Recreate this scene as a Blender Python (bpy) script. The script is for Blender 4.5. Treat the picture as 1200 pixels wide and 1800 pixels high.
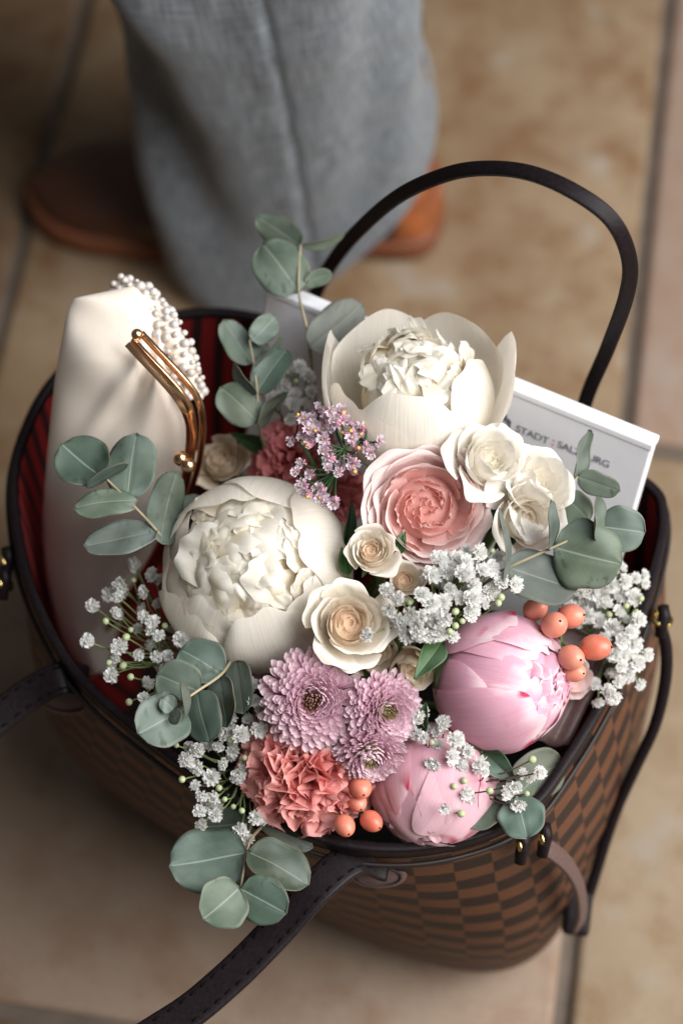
import bpy, math, random
import numpy as np
from mathutils import Vector, Matrix, Quaternion

for o in list(bpy.data.objects):
    bpy.data.objects.remove(o)
SC = bpy.context.scene
COL = SC.collection
PI = math.pi

# ------------------------------------------------------------------ camera
PITCH = math.radians(60)
FOCUS = 1.275
CAM = Vector((0, -FOCUS * math.cos(PITCH), 0.36 + FOCUS * math.sin(PITCH)))
FWD = Vector((0, math.cos(PITCH), -math.sin(PITCH)))
RGT = Vector((1, 0, 0))
UPV = Vector((0, math.sin(PITCH), math.cos(PITCH)))
FPX = 4250.0
cd = bpy.data.cameras.new('camera')
cam = bpy.data.objects.new('camera', cd)
COL.objects.link(cam)
cam.location = CAM
cam.rotation_euler = (PI / 2 - PITCH, 0, 0)
cd.sensor_fit = 'VERTICAL'
cd.sensor_height = 36
cd.lens = 85
cd.clip_start = 0.05
cd.clip_end = 60
cd.dof.use_dof = True
cd.dof.focus_distance = 1.235
cd.dof.aperture_fstop = 3.6
SC.camera = cam

# ------------------------------------------------------------------ light
wd = bpy.data.worlds.new('World')
SC.world = wd
wd.use_nodes = True
wd.node_tree.nodes['Background'].inputs[0].default_value = (1.0, 0.95, 0.90, 1)
wd.node_tree.nodes['Background'].inputs[1].default_value = 0.085


def area(name, loc, target, size, power, color):
    l = bpy.data.lights.new(name, 'AREA')
    l.shape = 'RECTANGLE'
    l.size, l.size_y = size
    l.energy = power
    l.color = color
    o = bpy.data.objects.new(name, l)
    COL.objects.link(o)
    o.location = loc
    o.rotation_euler = (Vector(target) - Vector(loc)).to_track_quat('-Z', 'Y').to_euler()
    return o


area('window_light', (1.45, -0.45, 1.55), (0, 0.05, 0.3), (1.8, 1.7), 68, (1.0, 0.965, 0.92))
area('ceiling_light', (0.80, -0.30, 2.4), (0.0, 0.0, 0.3), (1.2, 1.2), 31, (0.95, 0.97, 1.0))

SC.view_settings.view_transform = 'Standard'
SC.view_settings.look = 'None'
SC.view_settings.exposure = 0.12
SC.view_settings.gamma = 1.0
SC.cycles.use_denoising = True
SC.cycles.max_bounces = 8
SC.cycles.transparent_max_bounces = 4


# ------------------------------------------------------------------ placing
def ray(px, py):
    return FWD + RGT * ((px - 600) / FPX) + UPV * ((900 - py) / FPX)


def Wz(px, py, z):
    d = ray(px, py)
    return CAM + d * ((z - CAM.z) / d.z)


def Wd(px, py, dep):
    return CAM + ray(px, py) * dep


def Wplane(px, py, p0, n):
    d = ray(px, py)
    return CAM + d * ((p0 - CAM).dot(n) / d.dot(n))


def cv(r, u, t):
    return (RGT * r + UPV * u - FWD * t).normalized()


M_PX = 0.0003  # metres per photo pixel at the flowers

# ------------------------------------------------------------------ mesh helpers
rnd = random.Random(7)


def wob(seed, n=4, f0=1.0, f1=4.0):
    r = random.Random(seed)
    ws = [(r.uniform(f0, f1) * r.choice((-1, 1)), r.uniform(f0, f1) * r.choice((-1, 1)), r.uniform(0, 6.28)) for _ in range(n)]

    def f(x, y):
        s = 0
        for a, b, c in ws:
            s = s + np.sin(a * x + b * y + c)
        return s / n ** 0.7
    return f


def grid_uv(nu, nv, u0=-1.0):
    u = np.linspace(u0, 1, nu + 1)
    v = np.linspace(0, 1, nv + 1)
    return np.meshgrid(u, v)


def grid_part(X, Y, Z, mat=0, thick=0.0, wrap=False):
    """part tuple from 2-D arrays; optional thickness; UV = grid parameters"""
    nv, nu = X.shape
    P = np.stack([X, Y, Z], -1)
    vs = P.reshape(-1, 3)
    uu, vv = np.meshgrid(np.linspace(0, 1, nu), np.linspace(0, 1, nv))
    uv = np.stack([uu, vv], -1).reshape(-1, 2)
    i = np.arange(nv - 1)[:, None] * nu + np.arange(nu - 1)[None, :]
    i = i.reshape(-1)
    F = np.stack([i, i + 1, i + nu + 1, i + nu], -1)
    if thick:
        du = np.gradient(P, axis=1)
        dv = np.gradient(P, axis=0)
        N = np.cross(du, dv)
        N /= (np.linalg.norm(N, axis=-1, keepdims=True) + 1e-12)
        vs2 = (P - N * thick).reshape(-1, 3)
        n = len(vs)
        F2 = F[:, ::-1] + n
        b = list(range(nu)) + [nu * k + nu - 1 for k in range(1, nv)] + [nu * (nv - 1) + k for k in range(nu - 2, -1, -1)] + [nu * k for k in range(nv - 2, 0, -1)]
        b = np.array(b)
        b2 = np.roll(b, -1)
        R = np.stack([b2, b, b + n, b2 + n], -1)
        vs = np.concatenate([vs, vs2])
        uv = np.concatenate([uv, uv])
        F = np.concatenate([F, F2, R])
    return [vs, F.tolist(), uv, mat]


def tube_part(pts, rad, n=8, mat=0, cap=True, squash=None):
    """swept tube; rad scalar or list; squash=(normal list, width, thickness) for straps"""
    pts = [Vector(p) for p in pts]
    m = len(pts)
    rads = rad if isinstance(rad, (list, tuple)) else [rad] * m
    vs, F, uv = [], [], []
    prev = None
    L = 0
    for k, p in enumerate(pts):
        t = (pts[min(k + 1, m - 1)] - pts[max(k - 1, 0)]).normalized()
        if k:
            L += (p - pts[k - 1]).length
        if squash:
            nn = squash[0][k]
            b = t.cross(nn).normalized()
            a = b.cross(t).normalized()
        else:
            if prev is None:
                a = t.orthogonal().normalized()
            else:
                a = (prev - t * prev.dot(t)).normalized()
            prev = a
            b = t.cross(a)
        for j in range(n):
            an = 2 * PI * (j + .5) / n
            c, s = math.cos(an), math.sin(an)
            if squash:
                e = 0.35
                cc = math.copysign(abs(c) ** e, c)
                ss = math.copysign(abs(s) ** e, s)
                vs.append(p + b * cc * squash[1] * .5 + a * ss * squash[2] * .5)
            else:
                vs.append(p + (a * c + b * s) * rads[k])
            uv.append((j / n, L))
    for k in range(m - 1):
        for j in range(n):
            j2 = (j + 1) % n
            F.append([k * n + j, k * n + j2, (k + 1) * n + j2, (k + 1) * n + j])
    if cap:
        F.append(list(range(n))[::-1])
        F.append([(m - 1) * n + j for j in range(n)])
    return [np.array([tuple(v) for v in vs]), F, np.array(uv), mat]


def ball_part(c, r, nu=12, nv=8, mat=0, axis=None, stretch=1.0):
    th = np.linspace(0, PI, nv + 1)
    ph = np.linspace(0, 2 * PI, nu + 1)
    PH, TH = np.meshgrid(ph, th)
    p = np.stack([np.sin(TH) * np.cos(PH), np.sin(TH) * np.sin(PH), np.cos(TH) * stretch], -1) * r
    if axis is not None:
        R = np.array(Vector((0, 0, 1)).rotation_difference(Vector(axis)).to_matrix())
        p = p @ R.T
    p = p + np.array(c)
    return grid_part(p[..., 0], p[..., 1], p[..., 2], mat)


def build(name, parts, mats, parent=None, smooth=True, sharp=None):
    vs, F, uv, mi = [], [], [], []
    off = 0
    for p in parts:
        vs.append(np.asarray(p[0], float))
        uv.append(np.asarray(p[2], float))
        F += [[i + off for i in f] for f in p[1]]
        mi += [p[3]] * len(p[1])
        off += len(p[0])
    vs = np.concatenate(vs)
    uv = np.concatenate(uv)
    me = bpy.data.meshes.new(name)
    me.from_pydata(vs.tolist(), [], F)
    for m in (mats if isinstance(mats, (list, tuple)) else [mats]):
        me.materials.append(m)
    me.polygons.foreach_set('material_index', mi)
    me.polygons.foreach_set('use_smooth', [smooth] * len(F))
    ul = me.uv_layers.new(name='UVMap')
    li = np.empty(len(me.loops), dtype=np.int32)
    me.loops.foreach_get('vertex_index', li)
    ul.data.foreach_set('uv', uv[li].reshape(-1))
    if sharp:
        me.set_sharp_from_angle(angle=math.radians(sharp))
    o = bpy.data.objects.new(name, me)
    COL.objects.link(o)
    if parent is not None:
        o.parent = parent
    return o


def box_mesh(name, sx, sy, sz, mat, bevel=0.0, segs=2):
    import bmesh
    bm = bmesh.new()
    bmesh.ops.create_cube(bm, size=1)
    bmesh.ops.scale(bm, vec=(sx, sy, sz), verts=bm.verts)
    if bevel:
        bmesh.ops.bevel(bm, geom=list(bm.edges), offset=bevel, segments=segs, affect='EDGES', profile=.5)
    me = bpy.data.meshes.new(name)
    bm.to_mesh(me)
    bm.free()
    me.materials.append(mat)
    return me


def link(name, me, parent=None, M=None):
    o = bpy.data.objects.new(name, me)
    COL.objects.link(o)
    if parent is not None:
        o.parent = parent
    if M is not None:
        o.matrix_local = M
    return o


def tag(o, label, cat, group=None):
    o['label'] = label
    o['category'] = cat
    if group:
        o['group'] = group
    return o


def root(name, label, cat, loc, axis=(0, 0, 1), spin=0.0, group=None):
    o = bpy.data.objects.new(name, None)
    o.empty_display_size = 0.02
    COL.objects.link(o)
    q = Vector((0, 0, 1)).rotation_difference(Vector(axis).normalized())
    M = Matrix.Translation(Vector(loc)) @ q.to_matrix().to_4x4() @ Matrix.Rotation(spin, 4, 'Z')
    o.matrix_world = M
    tag(o, label, cat, group)
    return o, M


def catmull(P, n, closed=False):
    P = [Vector(p) for p in P]
    m = len(P)
    out = []
    segs = m if closed else m - 1
    for k in range(segs):
        if closed:
            a, b, c, d = P[k - 1], P[k], P[(k + 1) % m], P[(k + 2) % m]
        else:
            a, b, c, d = P[max(k - 1, 0)], P[k], P[k + 1], P[min(k + 2, m - 1)]
        for j in range(n):
            t = j / n
            out.append(.5 * ((2 * b) + (c - a) * t + (2 * a - 5 * b + 4 * c - d) * t * t + (3 * b - a - 3 * c + d) * t ** 3))
    if not closed:
        out.append(P[-1])
    return out


# ------------------------------------------------------------------ materials
def new_mat(name):
    m = bpy.data.materials.new(name)
    m.use_nodes = True
    nt = m.node_tree
    return m, nt, nt.nodes['Principled BSDF']


def N(nt, t, **kw):
    n = nt.nodes.new(t)
    for k, v in kw.items():
        setattr(n, k, v)
    return n


def c4(c):
    return (c[0], c[1], c[2], 1)


def ramp(nt, fac, stops):
    r = N(nt, 'ShaderNodeValToRGB')
    el = r.color_ramp.elements
    while len(el) < len(stops):
        el.new(0.5)
    for e, (p, c) in zip(el, stops):
        e.position = p
        e.color = c4(c)
    nt.links.new(fac, r.inputs[0])
    return r.outputs[0]


def mix(nt, a, b, fac, mode='MIX'):
    m = N(nt, 'ShaderNodeMix', data_type='RGBA', blend_type=mode)
    for s, v in ((m.inputs[0], fac), (m.inputs[6], a), (m.inputs[7], b)):
        if hasattr(v, 'links') or hasattr(v, 'is_linked'):
            nt.links.new(v, s)
        elif isinstance(v, (int, float)):
            s.default_value = v
        else:
            s.default_value = c4(v)
    return m.outputs[2]


def noise(nt, scale, detail=3, vec=None, rough=.5):
    n = N(nt, 'ShaderNodeTexNoise')
    n.inputs['Scale'].default_value = scale
    n.inputs['Detail'].default_value = detail
    n.inputs['Roughness'].default_value = rough
    if vec is not None:
        nt.links.new(vec, n.inputs['Vector'])
    return n.outputs[0]


def texco(nt, out='Object'):
    return N(nt, 'ShaderNodeTexCoord').outputs[out]


def mapping(nt, vec, scale=(1, 1, 1)):
    m = N(nt, 'ShaderNodeMapping')
    m.inputs['Scale'].default_value = scale
    nt.links.new(vec, m.inputs['Vector'])
    return m.outputs[0]


def bump(nt, bsdf, h, strength, dist=.001):
    b = N(nt, 'ShaderNodeBump')
    b.inputs['Strength'].default_value = strength
    b.inputs['Distance'].default_value = dist
    nt.links.new(h, b.inputs['Height'])
    nt.links.new(b.outputs[0], bsdf.inputs['Normal'])


def maprange(nt, x, a, b, c=0., d=1.):
    m = N(nt, 'ShaderNodeMapRange')
    nt.links.new(x, m.inputs[0])
    for k, v in zip((1, 2, 3, 4), (a, b, c, d)):
        m.inputs[k].default_value = v
    return m.outputs[0]


def math_(nt, op, a, b=None):
    m = N(nt, 'ShaderNodeMath', operation=op)
    for s, v in ((m.inputs[0], a), (m.inputs[1], b)):
        if v is None:
            continue
        if isinstance(v, (int, float)):
            s.default_value = v
        else:
            nt.links.new(v, s)
    return m.outputs[0]


def petal_mat(name, stops, trans=.28, rough=.5, vein=.10, fleck=None, sat=.06):
    m, nt, b = new_mat(name)
    uv = N(nt, 'ShaderNodeUVMap').outputs[0]
    sep = N(nt, 'ShaderNodeSeparateXYZ')
    nt.links.new(uv, sep.inputs[0])
    oi = N(nt, 'ShaderNodeObjectInfo')
    n1 = noise(nt, 55, 3, texco(nt))
    v = math_(nt, 'ADD', sep.outputs[1], maprange(nt, n1, .3, .7, -.08, .08))
    col = ramp(nt, v, stops)
    st = noise(nt, 3.0, 4, mapping(nt, uv, (14, .9, 1)))
    col = mix(nt, col, mix(nt, col, (.72, .66, .62), 1.0, 'MULTIPLY'), maprange(nt, st, .42, .75, 0, vein * 5))
    col = mix(nt, col, (.93, .90, .88), maprange(nt, oi.outputs['Random'], 0, 1, 0, sat * 2), 'MULTIPLY')
    if fleck:
        f = noise(nt, 38, 2, texco(nt))
        f2 = math_(nt, 'MULTIPLY', maprange(nt, f, .55, .60), maprange(nt, sep.outputs[1], .78, .95))
        col = mix(nt, col, fleck, f2)
    nt.links.new(col, b.inputs['Base Color'])
    b.inputs['Roughness'].default_value = rough
    b.inputs['Specular IOR Level'].default_value = .25
    b.inputs['Sheen Weight'].default_value = .12
    b.inputs['Sheen Roughness'].default_value = .4
    bump(nt, b, math_(nt, 'ADD', st, math_(nt, 'MULTIPLY', n1, .8)), .28, .0008)
    tr = N(nt, 'ShaderNodeBsdfTranslucent')
    nt.links.new(col, tr.inputs[0])
    mx = N(nt, 'ShaderNodeMixShader')
    mx.inputs[0].default_value = trans
    nt.links.new(b.outputs[0], mx.inputs[1])
    nt.links.new(tr.outputs[0], mx.inputs[2])
    nt.links.new(mx.outputs[0], nt.nodes['Material Output'].inputs[0])
    return m


def leaf_mat(name, c1, c2, rib, edge, spots=.5, rough=.5):
    m, nt, b = new_mat(name)
    uv = N(nt, 'ShaderNodeUVMap').outputs[0]
    sep = N(nt, 'ShaderNodeSeparateXYZ')
    nt.links.new(uv, sep.inputs[0])
    oi = N(nt, 'ShaderNodeObjectInfo')
    oc = texco(nt)
    n1 = noise(nt, 60, 4, oc)
    col = mix(nt, c1, c2, maprange(nt, n1, .35, .65))
    col = mix(nt, col, (.50, .56, .50), maprange(nt, oi.outputs['Random'], 0, 1, 0, .95), 'MULTIPLY')
    hv = math_(nt, 'FRACT', math_(nt, 'MULTIPLY', oi.outputs['Random'], 7.3))
    col = mix(nt, col, ramp(nt, hv, [(0, (1.0, .96, .78)), (.5, (1, 1, 1)), (1, (.86, .98, 1.0))]), .8, 'MULTIPLY')
    au = math_(nt, 'ABSOLUTE', math_(nt, 'SUBTRACT', sep.outputs[0], .5))
    # side veins
    w = N(nt, 'ShaderNodeTexWave', wave_type='BANDS', bands_direction='Y')
    cmb = N(nt, 'ShaderNodeCombineXYZ')
    nt.links.new(math_(nt, 'SUBTRACT', sep.outputs[1], math_(nt, 'MULTIPLY', au, .9)), cmb.inputs[1])
    nt.links.new(cmb.outputs[0], w.inputs[0])
    w.inputs['Scale'].default_value = 3.2
    w.inputs['Distortion'].default_value = 5
    col = mix(nt, col, rib, maprange(nt, w.outputs[1], .80, 1, 0, .025))
    col = mix(nt, col, rib, maprange(nt, au, .007, .02, .55, 0))
    col = mix(nt, col, edge, maprange(nt, au, .485, .497, 0, .7))
    sp = noise(nt, 260, 3, mapping(nt, oc, (1, .55, 1)))
    sp2 = noise(nt, 48, 2, oc)
    dust = noise(nt, 25, 3, oc)
    col = mix(nt, col, (.34, .41, .39), maprange(nt, dust, .50, .75, 0, .45))
    col = mix(nt, col, (.035, .04, .025), math_(nt, 'MULTIPLY', maprange(nt, sp, .54, .62, 0, spots), maprange(nt, sp2, .52, .60)))
    nt.links.new(col, b.inputs['Base Color'])
    b.inputs['Roughness'].default_value = rough
    b.inputs['Specular IOR Level'].default_value = .35
    bump(nt, b, n1, .2, .0008)
    tr = N(nt, 'ShaderNodeBsdfTranslucent')
    nt.links.new(col, tr.inputs[0])
    mx = N(nt, 'ShaderNodeMixShader')
    mx.inputs[0].default_value = .14
    nt.links.new(b.outputs[0], mx.inputs[1])
    nt.links.new(tr.outputs[0], mx.inputs[2])
    nt.links.new(mx.outputs[0], nt.nodes['Material Output'].inputs[0])
    return m


def plain(name, col, rough=.5, metal=0., spec=.4, var=.12, nscale=120, bmp=.0, coat=0):
    m, nt, b = new_mat(name)
    n = noise(nt, nscale, 4, texco(nt))
    c = mix(nt, [x * (1 - var) for x in col], [min(1, x * (1 + var)) for x in col], maprange(nt, n, .3, .7))
    nt.links.new(c, b.inputs['Base Color'])
    b.inputs['Roughness'].default_value = rough
    b.inputs['Metallic'].default_value = metal
    b.inputs['Specular IOR Level'].default_value = spec
    b.inputs['Coat Weight'].default_value = coat
    if bmp:
        bump(nt, b, n, bmp, .001)
    return m


MAT = {}
MAT['peony_white'] = petal_mat('peony_white', [(0, (.78, .72, .46)), (.3, (.92, .87, .76)), (1, (.95, .91, .84))], vein=.05, trans=.38)
MAT['peony_cream'] = petal_mat('peony_cream', [(0, (.90, .68, .38)), (.38, (.92, .84, .66)), (.8, (.93, .90, .82)), (1, (.94, .92, .86))], vein=.04, trans=.42)
MAT['peony_pink'] = petal_mat('peony_pink', [(0, (.70, .50, .46)), (.4, (.72, .36, .48)), (.85, (.76, .42, .54)), (.97, (.86, .66, .72))], fleck=(.50, .03, .10), vein=.07, trans=.22)
MAT['peony_blush'] = petal_mat('peony_blush', [(0, (.76, .56, .54)), (.5, (.80, .44, .54)), (1, (.86, .60, .66))], fleck=(.5, .03, .09), vein=.07)
MAT['rose_pink'] = petal_mat('rose_pink', [(0, (.92, .48, .44)), (.55, (.93, .66, .63)), (1, (.94, .81, .79))], vein=.03, trans=.32)
MAT['rose_heart'] = petal_mat('rose_heart', [(0, (.94, .46, .41)), (.5, (.95, .60, .55)), (1, (.95, .73, .69))], vein=.03, trans=.45)
MAT['rose_cream'] = petal_mat('rose_cream', [(0, (.86, .68, .48)), (.5, (.90, .83, .71)), (1, (.93, .89, .81))], vein=.05, trans=.3)
MAT['rose_cream_heart'] = petal_mat('rose_cream_heart', [(0, (.88, .60, .42)), (.6, (.91, .78, .62)), (1, (.93, .86, .74))], vein=.05, trans=.3)
MAT['rose_white'] = petal_mat('rose_white', [(0, (.84, .74, .52)), (.35, (.91, .87, .77)), (1, (.94, .91, .86))], vein=.04, trans=.3)
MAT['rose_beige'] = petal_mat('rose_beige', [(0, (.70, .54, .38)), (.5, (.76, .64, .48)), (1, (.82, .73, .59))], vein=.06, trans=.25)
MAT['carnation'] = petal_mat('carnation', [(0, (.62, .11, .11)), (.5, (.82, .26, .24)), (1, (.88, .43, .40))], vein=.06, trans=.25)
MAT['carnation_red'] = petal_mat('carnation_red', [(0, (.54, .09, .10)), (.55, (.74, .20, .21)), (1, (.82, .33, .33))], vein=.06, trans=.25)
MAT['mum'] = petal_mat('mum', [(0, (.62, .26, .42)), (.5, (.80, .52, .65)), (1, (.90, .75, .80))], vein=.1, trans=.25)
MAT['mum_heart'] = petal_mat('mum_heart', [(0, (.18, .07, .04)), (.6, (.40, .20, .14)), (1, (.62, .40, .34))], vein=.1)
MAT['mum_green'] = petal_mat('mum_green', [(0, (.20, .20, .03)), (.6, (.40, .36, .10)), (1, (.60, .46, .38))], vein=.1)
MAT['gyp'] = petal_mat('gyp', [(0, (.78, .82, .64)), (.2, (.95, .95, .91)), (1, (.96, .96, .95))], vein=.0, trans=.45, sat=0)
MAT['statice'] = petal_mat('statice', [(0, (.62, .34, .46)), (.5, (.80, .66, .76)), (1, (.84, .74, .83))], vein=.12)
MAT['statice_pink'] = petal_mat('statice_pink', [(0, (.36, .26, .14)), (.4, (.70, .28, .42)), (1, (.80, .52, .62))], vein=.12)
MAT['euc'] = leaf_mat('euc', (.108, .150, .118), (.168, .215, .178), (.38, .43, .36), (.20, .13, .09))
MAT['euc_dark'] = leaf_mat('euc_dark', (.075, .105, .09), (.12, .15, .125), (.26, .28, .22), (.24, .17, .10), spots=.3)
MAT['euc_grey'] = leaf_mat('euc_grey', (.13, .145, .13), (.18, .195, .175), (.26, .27, .23), (.22, .17, .12), spots=.3)
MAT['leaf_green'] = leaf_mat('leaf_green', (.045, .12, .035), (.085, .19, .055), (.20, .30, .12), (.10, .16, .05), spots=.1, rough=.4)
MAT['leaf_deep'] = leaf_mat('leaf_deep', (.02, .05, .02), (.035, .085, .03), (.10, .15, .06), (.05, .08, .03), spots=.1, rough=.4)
MAT['stem'] = plain('stem', (.14, .19, .07), .55)
MAT['stem_pale'] = plain('stem_pale', (.30, .26, .17), .55, var=.3, nscale=60)
MAT['twig'] = plain('twig', (.10, .06, .05), .6)
MAT['bud'] = plain('bud', (.40, .46, .26), .5, var=.3, nscale=300)
MAT['yellow'] = plain('yellow', (.72, .50, .08), .6)


def berry_mat():
    m, nt, b = new_mat('berry')
    oi = N(nt, 'ShaderNodeObjectInfo')
    uv = N(nt, 'ShaderNodeUVMap').outputs[0]
    sep = N(nt, 'ShaderNodeSeparateXYZ')
    nt.links.new(uv, sep.inputs[0])
    base = ramp(nt, oi.outputs['Random'], [(0, (.66, .14, .085)), (.5, (.72, .20, .13)), (1, (.74, .27, .19))])
    oc = texco(nt)
    n = noise(nt, 170, 4, oc)
    base = mix(nt, base, (.84, .42, .30), maprange(nt, n, .45, .75, 0, .3))
    base = mix(nt, base, (.80, .58, .34), maprange(nt, sep.outputs[1], .75, 1, 0, .4))
    sp = noise(nt, 900, 2, oc)
    base = mix(nt, base, (.35, .10, .05), maprange(nt, sp, .70, .76, 0, .6))
    nt.links.new(base, b.inputs['Base Color'])
    b.inputs['Roughness'].default_value = .36
    b.inputs['Subsurface Weight'].default_value = .15
    b.inputs['Subsurface Radius'].default_value = (.004, .0015, .001)
    bump(nt, b, n, .12, .0006)
    return m


MAT['berry'] = berry_mat()
MAT['berry_tip'] = plain('berry_tip', (.05, .02, .015), .6)
MAT['gold'] = plain('gold', (.80, .50, .30), .22, metal=1., var=.06)
MAT['brass'] = plain('brass', (.75, .55, .22), .25, metal=1., var=.06)
MAT['leather'] = plain('leather', (.0105, .0072, .0085), .42, var=.3, nscale=500, bmp=.10, spec=.14)
MAT['leather_edge'] = plain('leather_edge', (.012, .008, .008), .5)
MAT['pouch'] = plain('pouch', (.095, .058, .055), .5, var=.15, nscale=500, bmp=.2)
MAT['thread'] = plain('thread', (.006, .004, .004), .9, spec=.1)
MAT['black'] = plain('black', (.012, .012, .014), .85)
MAT['paper'] = plain('paper', (.82, .83, .88), .5, var=.02)
MAT['ink'] = plain('ink', (.15, .14, .18), .7)
MAT['ink_red'] = plain('ink_red', (.62, .10, .12), .7)
MAT['mortar'] = plain('mortar', (.125, .098, .078), .9, var=.25, nscale=40)


def pearl_mat():
    m, nt, b = new_mat('pearl')
    oi = N(nt, 'ShaderNodeObjectInfo')
    c = ramp(nt, oi.outputs['Random'], [(0, (.52, .46, .40)), (.5, (.60, .55, .50)), (1, (.56, .53, .53))])
    nt.links.new(c, b.inputs['Base Color'])
    b.inputs['Roughness'].default_value = .2
    b.inputs['Coat Weight'].default_value = .6
    b.inputs['Coat Roughness'].default_value = .08
    return m


MAT['pearl'] = pearl_mat()


def satin_mat():
    m, nt, b = new_mat('satin')
    n = noise(nt, 900, 2, mapping(nt, texco(nt), (1, .12, 1)))
    c = mix(nt, (.80, .70, .60), (.86, .78, .69), n)
    nt.links.new(c, b.inputs['Base Color'])
    b.inputs['Roughness'].default_value = .50
    b.inputs['Specular IOR Level'].default_value = .35
    b.inputs['Sheen Weight'].default_value = .3
    b.inputs['Anisotropic'].default_value = .5
    bump(nt, b, n, .08, .0003)
    return m


MAT['satin'] = satin_mat()


def checker_mat():
    m, nt, b = new_mat('checker_canvas')
    uv = N(nt, 'ShaderNodeUVMap').outputs[0]
    ck = N(nt, 'ShaderNodeTexChecker')
    ck.inputs['Scale'].default_value = 1
    nd = N(nt, 'ShaderNodeTexNoise')
    nd.inputs['Scale'].default_value = 12
    nt.links.new(uv, nd.inputs['Vector'])
    va = N(nt, 'ShaderNodeVectorMath', operation='MULTIPLY_ADD')
    va.inputs[1].default_value = (.02, .02, 0)
    nt.links.new(nd.outputs[1], va.inputs[0])
    nt.links.new(uv, va.inputs[2])
    add = N(nt, 'ShaderNodeVectorMath', operation='ADD')
    add.inputs[1].default_value = (100.0, 100.0, .5)
    nt.links.new(va.outputs[0], add.inputs[0])
    nt.links.new(add.outputs[0], ck.inputs['Vector'])
    ck.inputs[1].default_value = c4((.165, .064, .029))
    ck.inputs[2].default_value = c4((.026, .012, .009))
    # woven canvas: fine diagonal threads
    w1 = N(nt, 'ShaderNodeTexWave', wave_type='BANDS', bands_direction='DIAGONAL')
    w1.inputs['Scale'].default_value = 3.2
    w1.inputs['Distortion'].default_value = .4
    nt.links.new(mapping(nt, uv, (1, 2, 1)), w1.inputs[0])
    w2 = N(nt, 'ShaderNodeTexWave', wave_type='BANDS', bands_direction='Y')
    w2.inputs['Scale'].default_value = 4
    nt.links.new(uv, w2.inputs[0])
    wv = math_(nt, 'MULTIPLY', w1.outputs[1], w2.outputs[1])
    col = mix(nt, ck.outputs[0], (.50, .46, .44), maprange(nt, wv, 0, .8, .55, 0), 'MULTIPLY')
    gr = noise(nt, 26, 3, uv, .7)
    col = mix(nt, col, (.45, .42, .40), maprange(nt, gr, .40, .68, 0, .75), 'MULTIPLY')
    n = noise(nt, 3, 4, uv)
    col = mix(nt, col, (.7, .68, .66), maprange(nt, n, .4, .75, 0, .5), 'MULTIPLY')
    nt.links.new(col, b.inputs['Base Color'])
    b.inputs['Roughness'].default_value = .5
    b.inputs['Specular IOR Level'].default_value = .35
    bump(nt, b, math_(nt, 'ADD', wv, math_(nt, 'MULTIPLY', gr, .8)), .5, .0007)
    return m


MAT['checker'] = checker_mat()


def lining_mat():
    m, nt, b = new_mat('red_lining')
    uv = N(nt, 'ShaderNodeUVMap').outputs[0]
    w = N(nt, 'ShaderNodeTexWave', wave_type='BANDS', bands_direction='X')
    w.inputs['Scale'].default_value = .40
    w.inputs['Distortion'].default_value = .1
    nt.links.new(uv, w.inputs[0])
    col = ramp(nt, w.outputs[1], [(.30, (.02, .002, .002)), (.42, (.24, .006, .007)), (1, (.27, .007, .008))])
    nt.links.new(col, b.inputs['Base Color'])
    b.inputs['Roughness'].default_value = .75
    return m


MAT['lining'] = lining_mat()


def stone_mat(name, c1, c2, c3, grey):
    m, nt, b = new_mat(name)
    oc = texco(nt)
    n1 = noise(nt, 7, 5, oc, .6)
    n2 = noise(nt, 24, 5, oc, .65)
    n3 = noise(nt, 14, 2, oc)
    col = mix(nt, c1, c2, maprange(nt, n1, .34, .66))
    col = mix(nt, col, c3, maprange(nt, n2, .46, .66, 0, .9))
    col = mix(nt, col, grey, maprange(nt, n3, .60, .70, 0, .65))
    f = noise(nt, 320, 4, oc, .7)
    col = mix(nt, col, (.74, .72, .70), maprange(nt, f, .45, .7, 0, .6), 'MULTIPLY')
    nt.links.new(col, b.inputs['Base Color'])
    b.inputs['Roughness'].default_value = .62
    b.inputs['Specular IOR Level'].default_value = .3
    bump(nt, b, math_(nt, 'ADD', n2, f), .25, .002)
    return m


MAT['stone_ochre'] = stone_mat('stone_ochre', (.20, .130, .072), (.29, .215, .140), (.17, .090, .040), (.30, .27, .235))
MAT['stone_greige'] = stone_mat('stone_greige', (.265, .192, .142), (.315, .238, .180), (.24, .155, .105), (.30, .245, .20))
MAT['stone_shaded'] = stone_mat('stone_shaded', (.13, .080, .045), (.18, .120, .072), (.11, .058, .028), (.20, .16, .13))  # left column slabs: the shade there is darkened into the stone colour
MAT['stone_tan'] = stone_mat('stone_tan', (.27, .200, .130), (.32, .245, .168), (.25, .170, .100), (.32, .275, .225))
MAT['stone_pink'] = stone_mat('stone_pink', (.30, .205, .155), (.32, .235, .185), (.28, .180, .130), (.32, .26, .22))


def wool_mat():
    m, nt, b = new_mat('grey_wool')
    uv = N(nt, 'ShaderNodeUVMap').outputs[0]
    a = noise(nt, 1.0, 1, mapping(nt, uv, (560, 30, 1)))
    c = noise(nt, 1.0, 1, mapping(nt, uv, (26, 820, 1)))
    s = math_(nt, 'ADD', math_(nt, 'MULTIPLY', a, .5), math_(nt, 'MULTIPLY', c, .5))
    col = ramp(nt, s, [(.34, (.046, .055, .066)), (.50, (.110, .127, .145)), (.66, (.235, .26, .288))])
    nt.links.new(col, b.inputs['Base Color'])
    b.inputs['Roughness'].default_value = .85
    b.inputs['Sheen Weight'].default_value = .25
    bump(nt, b, s, .35, .0008)
    return m


MAT['wool'] = wool_mat()


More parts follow.
